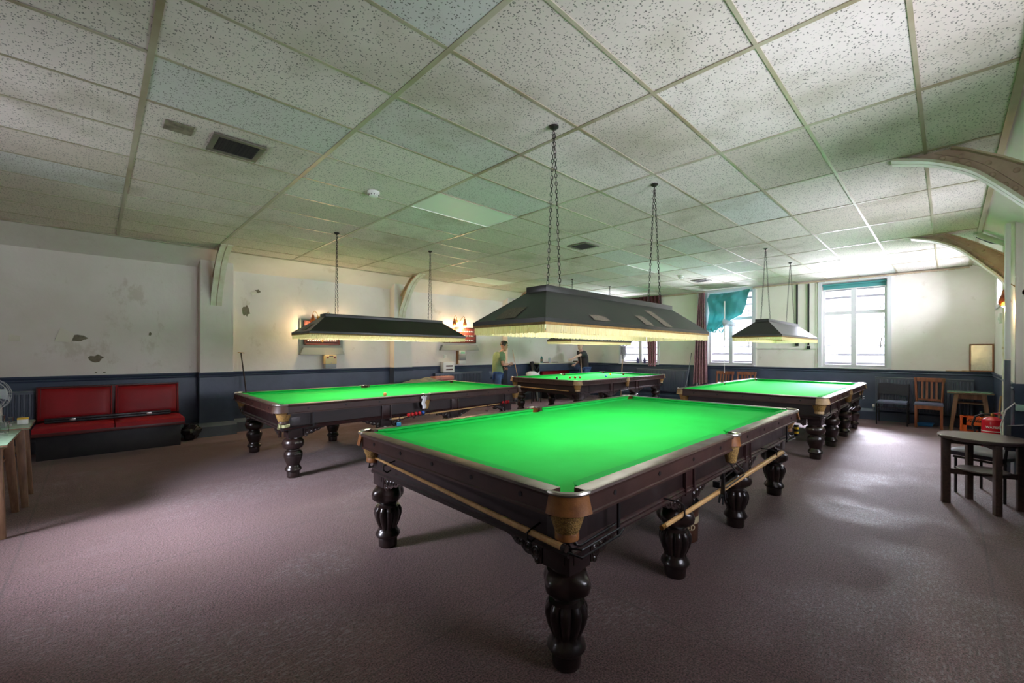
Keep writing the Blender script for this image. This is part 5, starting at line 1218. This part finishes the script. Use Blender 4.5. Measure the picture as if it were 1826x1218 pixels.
def person(label, loc, rz, pose, skin, top, hair, headdir, headtilt, hair_kind):
    t = thing('person', label, 'person', loc, rz); P = {k: Vector(v) for k, v in pose.items()}
    nm = ['pelvis', 'waist', 'chest', 'neck', 'head', 'shl', 'ell', 'wrl', 'shr', 'elr', 'wrr', 'hil', 'knl', 'anl', 'tol', 'hir', 'knr', 'anr', 'tor']
    rad = dict(pelvis=(.13, .085), waist=(.11, .075), chest=(.125, .08), neck=.052, head=.045, shl=.05, shr=.05, ell=.042, elr=.042, wrl=.028, wrr=.028, hil=.085, hir=.085, knl=.056, knr=.056, anl=.04, anr=.04, tol=.034, tor=.034)
    E_ = [('pelvis', 'waist'), ('waist', 'chest'), ('chest', 'neck'), ('neck', 'head'), ('chest', 'shl'), ('shl', 'ell'), ('ell', 'wrl'), ('chest', 'shr'), ('shr', 'elr'), ('elr', 'wrr'), ('pelvis', 'hil'), ('hil', 'knl'), ('knl', 'anl'), ('anl', 'tol'), ('pelvis', 'hir'), ('hir', 'knr'), ('knr', 'anr'), ('anr', 'tor')]
    body = skin_mesh([(P[n], rad[n]) for n in nm], [(nm.index(a), nm.index(b)) for a, b in E_])
    hm, X = head_mesh(P['head'] + Vector((.01, 0, .06)), headdir, headtilt)
    ms = [body, hm]
    for s, cu in (('l', .35), ('r', .75)):
        d = P['wr' + s] - P['el' + s]; ms += hand_nodes(P['wr' + s], d, Vector((0, 0, 1)) if abs(d.normalized().z) < .8 else Vector((1, 0, 0)), cu)
    link('body', join('body', ms, skin), t)
    def cloth(names, edges, grow, name, m, extra={}):
        nodes = []
        for n in names:
            r = extra.get(n, rad.get(n, .05)); r = (r[0] + grow, r[1] + grow) if isinstance(r, tuple) else r + grow; nodes.append((P[n] if n in P else extra_pos[n], r))
        link(name, join(name, [skin_mesh(nodes, [(names.index(a), names.index(b)) for a, b in edges])], m), t)
    extra_pos = {'sleevel': P['shl'].lerp(P['ell'], .68), 'sleever': P['shr'].lerp(P['elr'], .68), 'hem': P['pelvis'].lerp(P['waist'], -.25) + Vector((0, 0, -.02)), 'collar': P['chest'].lerp(P['neck'], .72)}
    cloth(['waist', 'hem', 'chest', 'collar', 'shl', 'sleevel', 'shr', 'sleever'], [('hem', 'waist'), ('waist', 'chest'), ('chest', 'collar'), ('chest', 'shl'), ('shl', 'sleevel'), ('chest', 'shr'), ('shr', 'sleever')], .022, 'tshirt', top, {'hem': (.16, .12), 'waist': (.135, .1), 'chest': (.165, .12), 'shl': .075, 'shr': .075, 'collar': .06, 'sleevel': .06, 'sleever': .06})
    cloth(['pelvis', 'hil', 'knl', 'anl', 'hir', 'knr', 'anr'], [('pelvis', 'hil'), ('hil', 'knl'), ('knl', 'anl'), ('pelvis', 'hir'), ('hir', 'knr'), ('knr', 'anr')], .018, 'jeans', M['jeans'], {'anl': .048, 'anr': .048})
    for s in 'lr':
        a, b = P['an' + s], P['to' + s]; link('shoe', join('shoe', [skin_mesh([(a + Vector((0, 0, -.02)), .05), (a.lerp(b, .6), .048), (b, .036)], [(0, 1), (1, 2)])], M['shoe']), t)
    hb = MB(); rings = []
    for z, a, b, cut in ([(.0, .097, .084, .25), (.03, .101, .087, .25), (.065, .1, .086, .5), (.095, .087, .077, 1), (.118, .066, .06, 1), (.134, .03, .03, 1)] if hair_kind == 'full' else [(-.01, .094, .08, -.1), (.03, .099, .082, -.0), (.055, .096, .08, .1)]):
        ring = []
        for k in range(22):
            tt = 2 * PI * k / 22; cx = math.cos(tt) * (a * 1.08 if math.cos(tt) < 0 else a * (cut if cut < 1 else 1)); ring.append(X @ Vector((cx - .008, b * math.sin(tt) * (1 if math.cos(tt) < .3 or cut >= 1 else .95), z + .006 * math.sin(tt * 5))))
        rings.append(ring)
    hb.ring(rings).build('hair', hair, t)
    for q in (-1, 1): MB().ball(.076, q * .03, .012, .011, 8, X, (.6, 1, .8)).build('eye', M['eye'], t); MB().cbox(.082, q * .031, .034, .012, .034, .008, X).build('eyebrow', hair, t)
    MB().cbox(.078, 0, -.062, .016, .042, .012, X).build('mouth', M['lips'], t, bevel=.004)
    return t, P
# local +x is the way the person faces
pose1 = dict(pelvis=(-.02, 0, .9), waist=(.0, 0, 1.06), chest=(.05, 0, 1.28), neck=(.12, 0, 1.44), head=(.18, 0, 1.53), shl=(.05, .17, 1.37), ell=(.02, .24, 1.12), wrl=(.22, .14, 1.04), shr=(.06, -.17, 1.37), elr=(.05, -.25, 1.11), wrr=(.27, -.1, 1.13), hil=(-.02, .1, .86), knl=(.06, .11, .48), anl=(.0, .12, .08), tol=(.14, .13, .035), hir=(-.02, -.1, .86), knr=(-.04, -.11, .48), anr=(-.18, -.12, .08), tor=(-.05, -.13, .035))
person('man in a green t-shirt and blue jeans walking beside the left wall', (7.3, 8.0, 0), -.35, pose1, M['skin'], M['tgreen'], M['hair'], .0, .25, 'full')
pose2 = dict(pelvis=(-.02, 0, .93), waist=(.02, 0, 1.09), chest=(.08, .0, 1.32), neck=(.13, .02, 1.49), head=(.16, .03, 1.58), shl=(.1, .18, 1.41), ell=(.38, .3, 1.33), wrl=(.62, .36, 1.24), shr=(.06, -.18, 1.40), elr=(-.02, -.3, 1.16), wrr=(.2, -.2, 1.06), hil=(-.02, .1, .89), knl=(.05, .12, .5), anl=(.0, .13, .08), tol=(.14, .15, .035), hir=(-.02, -.1, .89), knr=(.0, -.12, .5), anr=(-.06, -.13, .08), tor=(.08, -.14, .035))
p2, _ = person('grey-haired man in a dark t-shirt and jeans reaching to the shelf, holding a cue', (11.02, 8.0, 0), 2.72, pose2, M['skinpale'], M['tdark'], M['cap'], .25, .2, 'short')
cue('pale cue held upright by the man in the dark t-shirt', (10.76, 7.86, .0), (10.84, 8.02, 1.42), .0145, .007)

print('objects', len(bpy.data.objects), 'tris', sum(len(o.data.polygons) * 2 for o in bpy.data.objects if o.type == 'MESH'))
